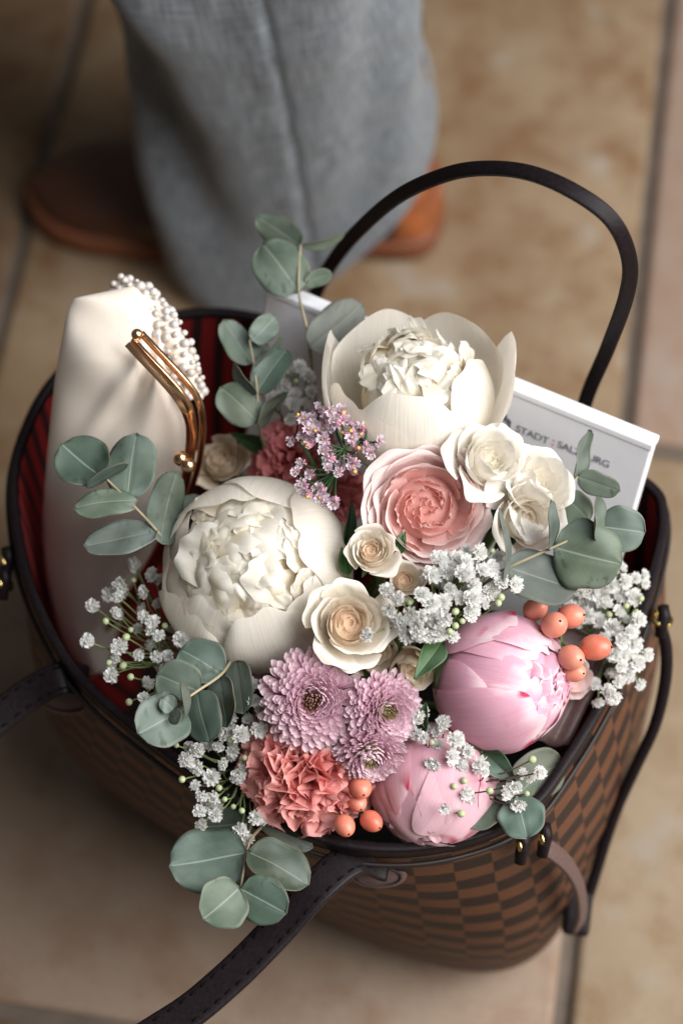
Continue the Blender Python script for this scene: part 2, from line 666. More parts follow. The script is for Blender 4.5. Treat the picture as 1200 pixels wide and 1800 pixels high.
def suede_mat():
    m, nt, b = new_mat('brown_shoe_leather')
    oc = texco(nt)
    n1 = noise(nt, 22, 4, oc, .6)
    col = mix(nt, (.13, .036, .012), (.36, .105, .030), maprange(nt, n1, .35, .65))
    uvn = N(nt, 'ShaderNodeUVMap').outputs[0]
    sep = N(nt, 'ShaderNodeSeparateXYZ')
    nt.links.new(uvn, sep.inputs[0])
    col = mix(nt, col, (.045, .016, .008), maprange(nt, math_(nt, 'ADD', sep.outputs[1], math_(nt, 'MULTIPLY', n1, .3)), .52, .85, 0, .93))  # shade of the leg painted into the leather colour, darkest at the toe
    nt.links.new(col, b.inputs['Base Color'])
    b.inputs['Roughness'].default_value = .45
    bump(nt, b, noise(nt, 400, 3, oc), .1, .0005)
    return m


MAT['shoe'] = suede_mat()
MAT['sole'] = plain('sole', (.16, .05, .02), .6)

# ------------------------------------------------------------------ floor
floor, FM = root('floor', 'old stone slab floor', 'floor', (0, 0, 0))
for k in ('label', 'category'):
    del floor[k]
floor['kind'] = 'structure'
bed = build('mortar_bed', [grid_part(*(lambda U, V: (U * 6, V * 8 - 3, U * 0 - .006))(*grid_uv(2, 2)))], MAT['mortar'], floor)
pa = Wz(1080, 900, 0)
pb = Wz(1080 + (1840 - 1080) * .05, 900 - 7200 * .05, 0)
dcol = (pb - pa).normalized()
drow = Vector((dcol.y, -dcol.x, 0))
wcol = -(Wz(-90, 900, 0) - pa).dot(drow)


def slab_fine(c, a0, a1, mat, gap=.0052):
    x0, x1 = (c - 1) * wcol + gap, c * wcol - gap
    y0, y1 = a0 + gap, a1 - gap
    wv = wob(int(c * 31 + a0 * 100), 5, 4, 14)
    us = np.array([0, .0, .012, .25, .5, .75, .988, 1., 1.])
    ins = np.array([0, 1, 1, 1, 1, 1, 1, 1, 0])
    U, V = np.meshgrid(us, us)
    IU, IV = np.meshgrid(ins, ins)
    X = x0 + (x1 - x0) * U + wv(V * 2, U * 0 + 1) * .0015
    Y = y0 + (y1 - y0) * V + wv(U * 2, V * 0 + 2) * .0015
    e = np.minimum(np.minimum(U, 1 - U), np.minimum(V, 1 - V))
    Z = np.where((IU * IV) == 0, -.006, np.where(e < .005, -.0016, 0))
    PX = pa.x + drow.x * X + dcol.x * Y
    PY = pa.y + drow.y * X + dcol.y * Y
    return build('stone_slab', [grid_part(PX, PY, Z)], MAT[mat], floor)


def along(px, py):
    return (Wz(px, py, 0) - pa).dot(dcol)


yb = along(100, 1788)
ym = along(600, 1080)
yr = along(1150, 787)
slab_fine(0, ym, ym + .62, 'stone_ochre')
slab_fine(0, ym + .62, ym + 1.3, 'stone_tan')
slab_fine(0, yb, ym, 'stone_greige')
slab_fine(0, yb - .6, yb, 'stone_ochre')
slab_fine(1, yr, yr + .6, 'stone_pink')
slab_fine(1, yr + .6, yr + 1.3, 'stone_ochre')
slab_fine(1, yr - .62, yr, 'stone_tan')
slab_fine(1, yr - 1.2, yr - .62, 'stone_greige')
yl = along(-100, 690)
slab_fine(-1, yl, yl + .65, 'stone_shaded')
slab_fine(-1, yl + .65, yl + 1.3, 'stone_greige')
slab_fine(-1, yl - .6, yl, 'stone_shaded')
slab_fine(-1, yl - 1.2, yl - .6, 'stone_tan')
for cc in (-4, -3, -2, 2, 3, 4):
    for k in range(4):
        slab_fine(cc, yl - 1.3 + .65 * k + .2 * (cc % 2), yl - 1.3 + .65 * (k + 1) + .2 * (cc % 2), ('stone_ochre', 'stone_greige', 'stone_tan', 'stone_pink')[(cc + k) % 4])

# ------------------------------------------------------------------ person: trouser leg, sock, shoe
per, PM = root('person', 'person in grey wool trousers and brown leather shoe standing behind the bag', 'person', Wz(530, 400, 0))
lc = Wz(528, 398, 0)
nz, na = 90, 420
U, V = grid_uv(na, nz, 0)
A = U * 2 * PI
ztop = .95
zz = .016 + V ** 1.25 * ztop
wv = wob(3, 6, .8, 2.4)
wv2 = wob(5, 6, 2, 5)
rx = .094 + .006 * np.exp(-((zz - .02) / .05) ** 2) + .03 * np.clip((zz - .25) / .8, 0, 1)
ry = .088 + .004 * np.exp(-((zz - .02) / .05) ** 2) + .05 * np.clip((zz - .22) / .8, 0, 1)
ca, sa = np.cos(A), np.sin(A)
fold = .0026 * wv(A * 1.0, zz * 11) * np.clip(1.2 - zz, .4, 1) + .0012 * wv2(A, zz * 18)
# long diagonal drape folds on the front-left side
fold += .013 * np.sin((A - 3.6) * 4.0 + zz * 15) * np.exp(-((A - 3.8) / .6) ** 2) * np.clip(zz / .1, 0, 1)
fold += .006 * np.sin((A - 5.2) * 5.0 - zz * 12) * np.exp(-((A - 5.4) / .5) ** 2) * np.clip(zz / .1, 0, 1)
seam = -.0026 * np.exp(-((A - 4.78) / .017) ** 2) + .0012 * np.exp(-((A - 4.73) / .03) ** 2)
sx = np.sign(ca) * np.abs(ca) ** .72
X = lc.x + (rx + fold + seam) * sx - .055 * zz - .08 * zz ** 2
Y = lc.y + (ry + fold + seam) * np.sign(sa) * np.abs(sa) ** .78 - .03 * zz
# the hem rises at the back over the heel (towards +x)
hem = np.clip((ca + .10) / 1.10, 0, 1) ** .7 * .125
Z = zz + hem * np.clip(1 - zz / .45, 0, 1)
g = grid_part(X - lc.x, Y - lc.y, Z, 0, thick=0)
o = build('trouser_leg', [g], MAT['wool'], per)
o.location = lc - PM.translation
# sock
c0 = Vector((lc.x + .055, lc.y, 0)) - PM.translation
build('sock', [tube_part([c0 + Vector((-.0, 0, .03)), c0 + Vector((-.002, 0, .08)), c0 + Vector((-.015, 0, .14)), c0 + Vector((-.03, 0, .24))], [.035, .036, .038, .045], 24)], MAT['black'], per)
# shoe
heel = Wz(775, 352, .03)
toe = Wz(52, 322, .03)
sl = (toe - heel)
sl.z = 0
L = sl.length
sd = sl.normalized()
sn = Vector((-sd.y, sd.x, 0))
hl = Vector((heel.x, heel.y, 0)) - PM.translation


def shoe_hw(s):
    w = np.interp(s, [0, .1, .3, .5, .68, .85, .95, 1], [.030, .034, .033, .037, .046, .041, .030, .020])
    e = np.clip(np.minimum(s / .07, (1 - s) / .10), 0, 1)
    return w * np.sqrt(1 - (1 - e) ** 2 + 1e-6)


def shoe_part(f, nu=28, nv=50, u0=0):
    U, V = grid_uv(nu, nv, u0)
    S, Yy, Zz = f(U, V)
    P = [hl + sd * (a * L) + sn * b + Vector((0, 0, c)) for a, b, c in zip(S.ravel(), Yy.ravel(), Zz.ravel())]
    return grid_part(np.array([p.x for p in P]).reshape(U.shape), np.array([p.y for p in P]).reshape(U.shape), np.array([p.z for p in P]).reshape(U.shape))


def upper(U, V):
    a = U * PI
    h = np.interp(V, [0, .04, .12, .35, .55, .75, .9, 1], [.060, .082, .086, .10, .078, .056, .045, .036])
    hw = shoe_hw(V)
    return V, hw * np.cos(a), .024 + (h - .024) * np.abs(np.sin(a)) ** .75


def sole(U, V):
    a = U * 2 * PI
    hw = shoe_hw(V) + .0045
    return V * 1.02 - .01, hw * np.sign(np.cos(a)) * np.abs(np.cos(a)) ** .4, .013 + .012 * np.sign(np.sin(a)) * np.abs(np.sin(a)) ** .4


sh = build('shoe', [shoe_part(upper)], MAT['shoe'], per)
build('sole', [shoe_part(sole)], MAT['sole'], sh)


def counter(U, V):
    a = U * PI
    hw = shoe_hw(V * .22) + .0016
    return V * .22 - .003, hw * np.cos(a), .026 + .032 * np.abs(np.sin(a)) ** .5


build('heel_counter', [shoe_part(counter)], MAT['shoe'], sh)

# ------------------------------------------------------------------ tote bag
RIM = [(20, 850), (35, 980), (80, 1100), (150, 1205), (280, 1315), (420, 1410), (570, 1478), (710, 1494), (840, 1470), (935, 1420), (1000, 1335), (1060, 1235), (1115, 1120), (1155, 1000), (1168, 905), (1140, 850), (1000, 770), (800, 680), (600, 600), (430, 552), (310, 552), (180, 590), (90, 670), (40, 760)]
BASE = [(215, 1190), (165, 1290), (150, 1345), (200, 1400), (310, 1465), (440, 1545), (600, 1635), (740, 1700), (850, 1727), (930, 1705), (990, 1640), (1030, 1560), (1060, 1470), (1075, 1400), (1060, 1330), (1010, 1280), (880, 1210), (720, 1130), (560, 1060), (430, 1010), (340, 1010), (280, 1060), (245, 1110), (225, 1150)]
RZ = .295
rimW = catmull([Wz(x, y, RZ) for x, y in RIM], 8, True)
baseW = catmull([Wz(x, y, .006) for x, y in BASE], 8, True)
bc = sum(baseW, Vector()) / len(baseW)
bag, BM = root('tote_bag', 'brown checkered canvas tote bag with dark leather handles holding the bouquet', 'tote bag', Vector((bc.x, bc.y, 0)))
off = BM.translation
rimA = np.array([tuple(p - off) for p in rimW])
baseA = np.array([tuple(p - off) for p in baseW])
nper = len(rimA)


def bag_surface(inset, v0, v1, nv, cell, wrinkle=.004):
    vs = np.linspace(v0, v1, nv)
    ring = np.concatenate([np.arange(nper), [0]])
    cr, cb = rimA.mean(0), baseA.mean(0)
    rows, uvs = [], []
    wv = wob(11, 6, .5, 1.6)
    arc = np.concatenate([[0], np.cumsum(np.linalg.norm(np.diff(rimA[ring], axis=0), axis=1))])
    arcb = np.concatenate([[0], np.cumsum(np.linalg.norm(np.diff(baseA[ring], axis=0), axis=1))])
    for v in vs:
        p = rimA * v + baseA * (1 - v)
        c = cr * v + cb * (1 - v)
        d = p - c
        d[:, 2] = 0
        ln = np.linalg.norm(d, axis=1, keepdims=True)
        dn = d / ln
        an = np.arctan2(dn[:, 1], dn[:, 0])
        bl = .012 * math.sin(PI * v) - .016 * math.exp(-v / .05) - inset
        ww = wrinkle * wv(np.cos(an) * 5 + np.sin(an) * 4, v * 5 + np.sin(an) * 3) * math.sin(PI * min(1, v * 1.02)) ** .7
        q = p + dn * (bl + ww)[:, None] if not np.isscalar(ww) else p + dn * bl
        rows.append(q[ring])
        a = arc
        uvs.append(np.stack([a / cell, np.full_like(a, v * .31 / cell * 1.5)], -1))
    P = np.array(rows)
    g = grid_part(P[..., 0], P[..., 1], P[..., 2])
    g[2] = np.array(uvs).reshape(-1, 2)
    return g


build('canvas_body', [bag_surface(0, 0, 1, 34, .0212)], MAT['checker'], bag)
build('lining', [bag_surface(.0045, .02, .995, 24, .0185)], MAT['lining'], bag)
ringp = [Vector(p) for p in rimA] + [Vector(rimA[0])]
cen = Vector(rimA.mean(0))


def band(zo, wid, th, out):
    pts = []
    nn = []
    for p in ringp:
        d = (p - cen)
        d.z = 0
        d.normalize()
        pts.append(p + d * out + Vector((0, 0, zo)))
        nn.append(d)
    return tube_part(pts, 0, 12, 0, False, (nn, wid, th))


build('rim_trim', [band(-.003, .0105, .0055, -.001)], MAT['leather'], bag)
build('rim_piping', [tube_part([p + (Vector((p.x - cen.x, p.y - cen.y, 0)).normalized()) * .0035 + Vector((0, 0, -.0125)) for p in ringp], .0014, 8, 0, False)], MAT['leather_edge'], bag)
# bag floor inside
U, V = grid_uv(nper, 3, 0)
ring = np.concatenate([np.arange(nper), [0]])
P = np.stack([baseA.mean(0) + (baseA[ring] - baseA.mean(0)) * s * .95 + np.array([0, 0, .004]) for s in (.01, .4, .8, 1)])
build('bag_base', [grid_part(P[..., 0], P[..., 1], P[..., 2])], MAT['leather_edge'], bag)


def strap(name, pts, nrm, wid=.0175, th=.0045, n=10, stitch=True):
    P = catmull([p - off for p in pts], n)
    Q = catmull(nrm, n)
    Q = [q.normalized() for q in Q]
    o = build(name, [tube_part(P, 0, 16, 0, True, (Q, wid, th))], MAT['leather'], bag)
    if stitch:
        parts = []
        acc = 0
        for k in range(1, len(P) - 1):
            seg = (P[k + 1] - P[k]).length
            acc += seg
            t = (P[k + 1] - P[k - 1]).normalized()
            b = t.cross(Q[k]).normalized()
            if acc > .0062:
                acc = 0
                for s in (-1, 1):
                    for f in (-1, 1):
                        c = P[k] + b * s * (wid * .5 - .0035) + Q[k] * f * (th * .5 + .0001)
                        parts.append(tube_part([c - t * .0024 - Q[k] * f * .0004, c - t * .001 + Q[k] * f * .0003, c + t * .001 + Q[k] * f * .0003, c + t * .0024 - Q[k] * f * .0004], [.0003, .0006, .0006, .0003], 6))
        s = build('stitching', parts, MAT['thread'], o)
        s['kind'] = 'stuff'
    return o


# back handle: arch standing on the back panel
A0, B0 = Wz(1012, 735, .30), Wz(553, 500, .30)
ab = (B0 - A0).normalized()
pn = ab.cross(Vector((0, 0, 1))).normalized()
lean = (Vector((0, 0, 1)) - pn * .05).normalized()
pn = ab.cross(lean).normalized()
bp = [(1008, 790), (1030, 700), (1068, 610), (1100, 520), (1105, 455), (1075, 388), (1010, 338), (930, 304), (850, 296), (780, 308), (700, 345), (630, 405), (585, 460), (555, 515), (530, 580)]
bpts = [Wplane(x, y, A0, pn) for x, y in bp]
bn = []
for k, (x, y) in enumerate(bp):
    t = k / (len(bp) - 1)
    toward = cv(-.25 + .3 * t, -.2, .8)
    cen2 = sum(bpts, Vector()) / len(bpts)
    rad = (bpts[k] - cen2).normalized()
    w = .35 + .65 * math.exp(-((t - .5) / .16) ** 2)
    bn.append((toward * (1 - w) + rad * w * .9 + toward * .25).normalized())
strap('handle', bpts, bn, .0082, .0032, stitch=False)
# front handle: loop flopping forward and left
fp = [(680, 1520, .272), (625, 1508, .283), (560, 1556, .284), (490, 1632, .276), (400, 1722, .268), (300, 1800, .262), (140, 1880, .255), (-80, 1880, .252), (-220, 1760, .252), (-230, 1560, .255), (-150, 1380, .262), (-30, 1282, .268), (50, 1222, .275), (110, 1192, .282), (150, 1200, .270)]
strap('handle', [Wz(*p) for p in fp], [cv(-.15, .35, .9) if p[0] > 200 else cv(.1, .2, .95) for p in fp], .0185, .0045)
# leather tabs holding the handles on the front panel
for (tx, ty, tz, rl) in ((662, 1535, .262, .15), (112, 1230, .255, -.6)):
    c = Wz(tx, ty, tz) - off
    nrm = cv(.05 + rl * .3, -.45, .75)
    q = Vector((0, 0, 1)).rotation_difference(nrm)
    th = np.linspace(0, 2 * PI, 40)
    rr = np.array([0.01, .8, .93, 1.0])
    TH, RR = np.meshgrid(th, rr)
    zt = np.array([.002, .002, .0016, -.002])[:, None] + 0 * TH
    p = np.stack([RR * np.cos(TH) * .017, RR * np.sin(TH) * .0095, zt], -1)
    Rm = np.array((q.to_matrix() @ Matrix.Rotation(-.15, 3, 'Z')))
    p = p @ Rm.T + np.array(c)
    t = build('handle_tab', [grid_part(p[..., 0], p[..., 1], p[..., 2])], MAT['pouch'], bag)
    ring_pts = [Vector(Rm @ np.array([math.cos(a) * .0125, math.sin(a) * .0062, .0022])) + c for a in np.linspace(0, 2 * PI, 33)]
    build('seam_line', [tube_part(ring_pts, .0007, 6, 0, False)], MAT['leather_edge'], t)


def torus_part(c, axis, R, r):
    q = Vector((0, 0, 1)).rotation_difference(Vector(axis).normalized())
    return tube_part([q @ Vector((R * math.cos(a), R * math.sin(a), 0)) + c for a in np.linspace(0, 2 * PI, 25)], r, 10, 0, False)


# side laces with brass rings
for (x, y, z, ax) in ((1162, 1088, .283, (.2, .6, .5)), (955, 1472, .272, (.9, .2, .2)), (916, 1484, .274, (.9, .2, .2)), (14, 985, .283, (.7, .5, .3)), (8, 1022, .278, (.7, .5, .3))):
    c = Wz(x, y, z) - off
    rg = build('brass_ring', [torus_part(c, cv(*ax), .0052, .0017)], MAT['brass'], bag)
    build('ring_loop', [tube_part([c + cv(0, .3, .2) * .009, c + cv(.1, .1, .3) * .004, c + cv(0, -.6, .5) * .004, c + cv(-.1, -1, .1) * .010], [.0032, .0036, .0036, .003], 10)], MAT['leather'], rg)
cordA = [(1160, 1100, .28), (1170, 1140, .268), (1168, 1200, .25), (1150, 1275, .225), (1118, 1345, .20), (1088, 1410, .175), (1066, 1470, .155), (1046, 1535, .135), (1028, 1590, .12), (1014, 1622, .11)]
build('side_lace', [tube_part([p - off for p in catmull([Wz(*p) for p in cordA], 8)], .0034, 10)], MAT['leather'], bag)
cordB = [(952, 1486, .268), (975, 1500, .258), (1000, 1525, .235), (1017, 1560, .20), (1022, 1600, .165), (1015, 1630, .14)]
pB = catmull([Wz(*p) - off for p in cordB], 8)
build('side_lace', [tube_part(pB, 0, 12, 0, True, ([cv(.3, .3, .9)] * len(pB), .010, .003))], MAT['pouch'], bag)
tq = Vector((0, 1, 0)).rotation_difference(cv(.12, .95, -.1))
tm = Matrix.Translation(Wz(1014, 1605, .125) - off) @ tq.to_matrix().to_4x4()
link('lace_tab', box_mesh('lace_tab', .016, .026, .010, MAT['leather'], .003, 3), bag, tm)

# ------------------------------------------------------------------ flat leather pouch at the right end of the bag
pc = [Wz(1000, 1310, .285), Wz(1095, 1115, .292), Wz(1000, 1085, .302), Wz(880, 1290, .295)]
U, V = grid_uv(14, 14, 0)
P = np.zeros(U.shape + (3,))
for i in range(3):
    P[..., i] = (1 - U) * (1 - V) * pc[0][i] + U * (1 - V) * pc[1][i] + U * V * pc[2][i] + (1 - U) * V * pc[3][i]
P[..., 2] += -.006 * np.exp(-((V - .25) / .08) ** 2) + .004 * np.sin(U * 3)
po = build('leather_pouch', [grid_part(P[..., 0], P[..., 1], P[..., 2], 0, thick=.005)], MAT['pouch'])
tag(po, 'smooth mauve brown leather pouch tucked beside the round pink peony at the bag rim', 'pouch')

# ------------------------------------------------------------------ white box with print
TL, TR = Wz(468, 508, .362), Wz(1146, 784, .366)
be = (TR - TL).normalized()
bdn = (Vector((0, 0, -1)) + Vector((-.06, -.36, 0))).normalized()
bnm = bdn.cross(be).normalized()  # points away or toward camera
if bnm.dot(CAM - TL) < 0:
    bnm = -bnm
bdn = (bdn - be * bdn.dot(be)).normalized()
bw = (TR - TL).length
bh = .16
bt = .0095
wb, WM = root('white_box', 'flat white box with printed city name standing behind the flowers', 'box', TL + be * bw * .5 + bdn * bh)
bx = Matrix((be, -bdn, bnm)).transposed().to_4x4()
inv = WM.inverted()
mm = inv @ Matrix.Translation(TL + be * bw * .5 + bdn * bh * .5 - bnm * bt * .5) @ bx
link('box_body', box_mesh('box_body', bw, bh, bt, MAT['paper'], .0012, 3), wb, mm)
# lid: a slightly larger shallow cover showing as a bright edge
mm2 = inv @ Matrix.Translation(TL + be * bw * .5 + bdn * .0015 - bnm * (bt * .5)) @ bx
link('box_edge', box_mesh('box_edge', bw + .0012, .005, bt + .0012, MAT['paper'], .0012, 3), wb, mm2)


def print_text(txt, xoff, size, mat, name='lettering'):
    cu = bpy.data.curves.new(name, 'FONT')
    cu.body = txt
    cu.size = size
    cu.space_character = .95
    cu.offset = size * .008
    tmp = bpy.data.objects.new(name, cu)
    COL.objects.link(tmp)
    dg = bpy.context.evaluated_depsgraph_get()
    me = bpy.data.meshes.new_from_object(tmp.evaluated_get(dg))
    bpy.data.objects.remove(tmp)
    me.materials.clear()
    me.materials.append(mat)
    d = (pB - pA).normalized()
    o = link(name, me, wb, inv @ Matrix.Translation(pA + d * xoff + bnm * .0003) @ bx)
    return max(v.co.x for v in me.vertices)


pA, pB = Wplane(905, 757, TL, bnm), Wplane(1080, 824, TL, bnm)
xo = 0.0
for txt, mt in (('STADT', 'ink'), (':', 'ink_red'), ('SALZBURG', 'ink')):
    xo += print_text(txt, xo, .0066 if txt != ':' else .0085, MAT[mt]) + .0018
# emblem: small shield with a tower and gate
ep = Wplane(884, 745, TL, bnm)
em = inv @ Matrix.Translation(ep + bnm * .0002) @ bx
for (x, y, w, h) in ((-.0045, 0, .0016, .009), (.0045, 0, .0016, .009), (0, -.0045, .0105, .0016), (0, .0052, .003, .005), (-.0028, .0035, .002, .004), (.0028, .0035, .002, .004), (0, -.0005, .006, .0014)):
    link('emblem_bar', box_mesh('emblem_bar', w * .8, h * .9, .0002, MAT['ink']), wb, em @ Matrix.Translation((x * .8, y * .9, 0)))

# ------------------------------------------------------------------ satin clutch with gold frame and pearl handle
# centre line top->bottom with left and right outline pixels and heights
CL = [  # (left px), (right px), z
    (129, 526, 236, 503, .405),
    (119, 548, 276, 545, .398),
    (108, 602, 296, 605, .384),
    (98, 660, 316, 688, .368),
    (90, 730, 330, 760, .342),
    (82, 820, 322, 840, .305),
    (76, 920, 290, 930, .255),
    (84, 1020, 250, 1010, .20),
    (110, 1120, 210, 1100, .15),
    (150, 1190, 190, 1180, .12)]
cr, CM = root('satin_clutch', 'cream satin clutch purse with gold frame leaning in the left end of the bag', 'clutch purse', Wz(150, 1180, .2))
coff = CM.translation
lf = catmull([Wz(a, b, z) - coff for a, b, c, d, z in CL], 12)
rt = catmull([Wz(c, d, z) - coff for a, b, c, d, z in CL], 12)
nl = len(lf)
U, V = grid_uv(120, nl - 1, 0)
A = U * 2 * PI
P = np.zeros(U.shape + (3,))
tw = np.array(cv(.15, .1, 1))
wv = wob(21, 5, 1, 3)
for k in range(nl):
    l, r = np.array(lf[k]), np.array(rt[k])
    v = k / (nl - 1)
    thick = .023 * min(1, (v / .30) ** .7 if v > 0 else 0) + .0025
    c = (l + r) / 2
    h = (r - l) / 2
    a = A[k]
    f = .003 * wv(a * 1.2, v * 9) * math.exp(-((v - .25) / .3) ** 2)
    ca_ = np.cos(a)
    for fx, fv, amp, wdt, slope in ((.66, .26, .008, .12, -2.0), (.40, .30, -.009, .10, -3.0), (.12, .34, .007, .14, -3.4), (.80, .40, -.006, .12, .9), (.30, .46, .004, .2, -1.5)):
        f = f + amp * np.exp(-((ca_ - fx - slope * (v - fv)) / wdt) ** 2) * math.exp(-((v - fv) / .14) ** 2) * np.clip(np.sin(a) * 3, 0, 1)
    P[k] = c + h[None] * (np.sign(np.cos(a)) * np.abs(np.cos(a)) ** .85)[:, None] + tw[None] * ((np.sin(a) * thick) + f)[:, None]
build('satin_body', [grid_part(P[..., 0], P[..., 1], P[..., 2])], MAT['satin'], cr)
FR = [(238, 592, .418), (264, 620, .415), (298, 656, .409), (325, 688, .400), (340, 715, .389), (346, 750, .370), (343, 790, .352), (335, 835, .330), (310, 905, .292), (270, 985, .245), (200, 1095, .18)]
for dx, dy in ((-5, 5), (11, -6)):
    pts = catmull([Wz(x + dx, y + dy, z) - coff for x, y, z in FR], 8)
    fr = build('frame', [tube_part(pts, 0, 12, 0, True, ([cv(.5, .45, .75)] * len(pts), .0024, .0036))], MAT['gold'], cr)
    pts2 = catmull([Wz(x + dx - 9, y + dy + 8, z - .004) - coff for x, y, z in FR], 8)
    if dx < 0:
        build('frame_lip', [tube_part(pts2, 0, 12, 0, True, ([cv(-.2, .2, .9)] * len(pts2), .0034, .0014))], MAT['gold'], fr)
for x, y, z, r in ((318, 806, .366, .0042), (331, 818, .366, .0042)):
    kb = build('kiss_clasp', [ball_part(Wz(x, y, z) - coff, r, 16, 10), tube_part([Wz(x, y, z) - coff, Wz(336, 800, .352) - coff], .0015, 8)], MAT['gold'], cr)
build('hinge', [ball_part(Wz(241, 588, .420) - coff, .0032, 12, 8)], MAT['gold'], cr)
# pearl handle
HP = [(204, 512, .392), (228, 514, .396), (254, 530, .398), (280, 558, .398), (302, 592, .396), (318, 626, .391), (328, 655, .384), (334, 690, .374)]
hp = catmull([Wz(*p) - coff for p in HP], 10)
core = build('pearl_handle', [tube_part(hp, .0060, 10)], MAT['satin'], cr)
pm = build('pearl', [ball_part((0, 0, 0), 1, 12, 8)], MAT['pearl'], core).data
first = [o for o in core.children][0]
rp = random.Random(4)
cum = 0
row = 0
pearls = []
for k in range(1, len(hp)):
    cum += (hp[k] - hp[k - 1]).length
    if cum < .0040:
        continue
    cum = 0
    row += 1
    t = (hp[min(k + 1, len(hp) - 1)] - hp[k - 1]).normalized()
    a = (cv(0, 0, 1) - t * cv(0, 0, 1).dot(t)).normalized()
    b = t.cross(a)
    for j in range(8):
        an = 2 * PI * (j + .5 * (row % 2)) / 8 + rp.uniform(-.1, .1)
        pearls.append((hp[k] + (a * math.cos(an) + b * math.sin(an)) * rp.uniform(.0066, .0080) + t * rp.uniform(-.001, .001), rp.choice((.0015, .0019, .0023, .0027)) * rp.uniform(.9, 1.08)))
for k, (p, r) in enumerate(pearls):
    o = first if k == 0 else first.copy()
    if k:
        COL.objects.link(o)
        o.parent = core
    o.location = p
    o.scale = (r, r, r)

# ------------------------------------------------------------------ flower builders
BAGDEEP = Wz(620, 1200, .05)


def add_stem(rt_, M, base=(0, 0, 0), r=.0022, mat='stem', toward=None):
    inv = M.inverted()
    b = Vector(base)
    a = inv.to_3x3() @ Vector((0, 0, -1))
    e = inv @ (toward if toward is not None else (BAGDEEP + Vector((rnd.uniform(-.05, .05), rnd.uniform(-.04, .04), 0))))
    pts = catmull([b, b + Vector((0, 0, -.02)) * 1.0, b + Vector((0, 0, -.03)) + a * .03, e], 6)
    return build('stem', [tube_part(pts, r, 8)], MAT[mat], rt_)


def sphere_petal(R, phi, th_top, hw, flare=0., rad=1., seed=0, edge=.04, th_base=2.85, nu=18, nv=18, tip=.45, ripple=.0, curl=0., center=(0, 0, 0), notch=0.):
    U, V = grid_uv(nu, nv)
    w1 = wob(seed, 4, 1.5, 4)
    w2 = wob(seed + 1, 4, 3.5, 9)
    tt = th_top + tip * hw * np.abs(U) ** 2.6 + edge * w2(U, U * 0) + notch * np.exp(-(U / .12) ** 2)
    th = th_base + (tt - th_base) * V
    wp = hw * (.30 + .70 * np.sin(PI * np.minimum(V, .72) / 1.44)) * np.where(V > .72, 1 - .22 * ((V - .72) / .28) ** 2, 1)
    a = U * wp
    er = np.array([math.cos(phi), math.sin(phi), 0])
    ez = np.array([0, 0, 1.])
    ep = np.array([-math.sin(phi), math.cos(phi), 0])
    m = np.sin(th)[..., None] * er + np.cos(th)[..., None] * ez
    rr = R * rad * (1 + flare * V ** 3 + .025 * w1(U * 1.2, V * 2) * V + ripple * w2(U * 1.3, V) * V ** 3 + curl * np.abs(U) ** 3 * V)
    p = (np.cos(a)[..., None] * m + np.sin(a)[..., None] * ep) * rr[..., None]
    p = p + np.array(center)
    return grid_part(p[..., 0], p[..., 1], p[..., 2])


def rose_petal(R, H, r, zt, phi, hw, fl, seed, nu=18, nv=16, ripple=.03, point=0.):
    U, V = grid_uv(nu, nv)
    w1 = wob(seed, 4, 1.5, 4)
    w2 = wob(seed + 1, 4, 4, 9)
    vv = V * (1 - .20 * np.abs(U) ** 3 + .025 * w2(U, U * 0) + point * np.exp(-(U / .25) ** 2))
    s = np.sin(PI / 2 * np.minimum(1, vv * 1.25))
    rr = r * (.18 + .82 * s) + R * .025 * w1(U, vv * 2) * vv + R * ripple * w2(U * 1.2, vv) * vv ** 4
    f3 = np.clip(vv, 0, 1.2) ** 5
    rr = rr + fl * f3
    z = zt * vv - fl * .75 * f3 * np.clip(vv, 0, 1.2) ** 3
    ang = phi + U * hw * (.45 + .55 * np.sin(PI / 2 * np.minimum(1, vv * 1.5)))
    # the sides of a petal lie a little further out than its middle on one side: spiral overlap
    rr = rr * (1 + .10 * U)
    return grid_part(rr * np.cos(ang), rr * np.sin(ang), z)


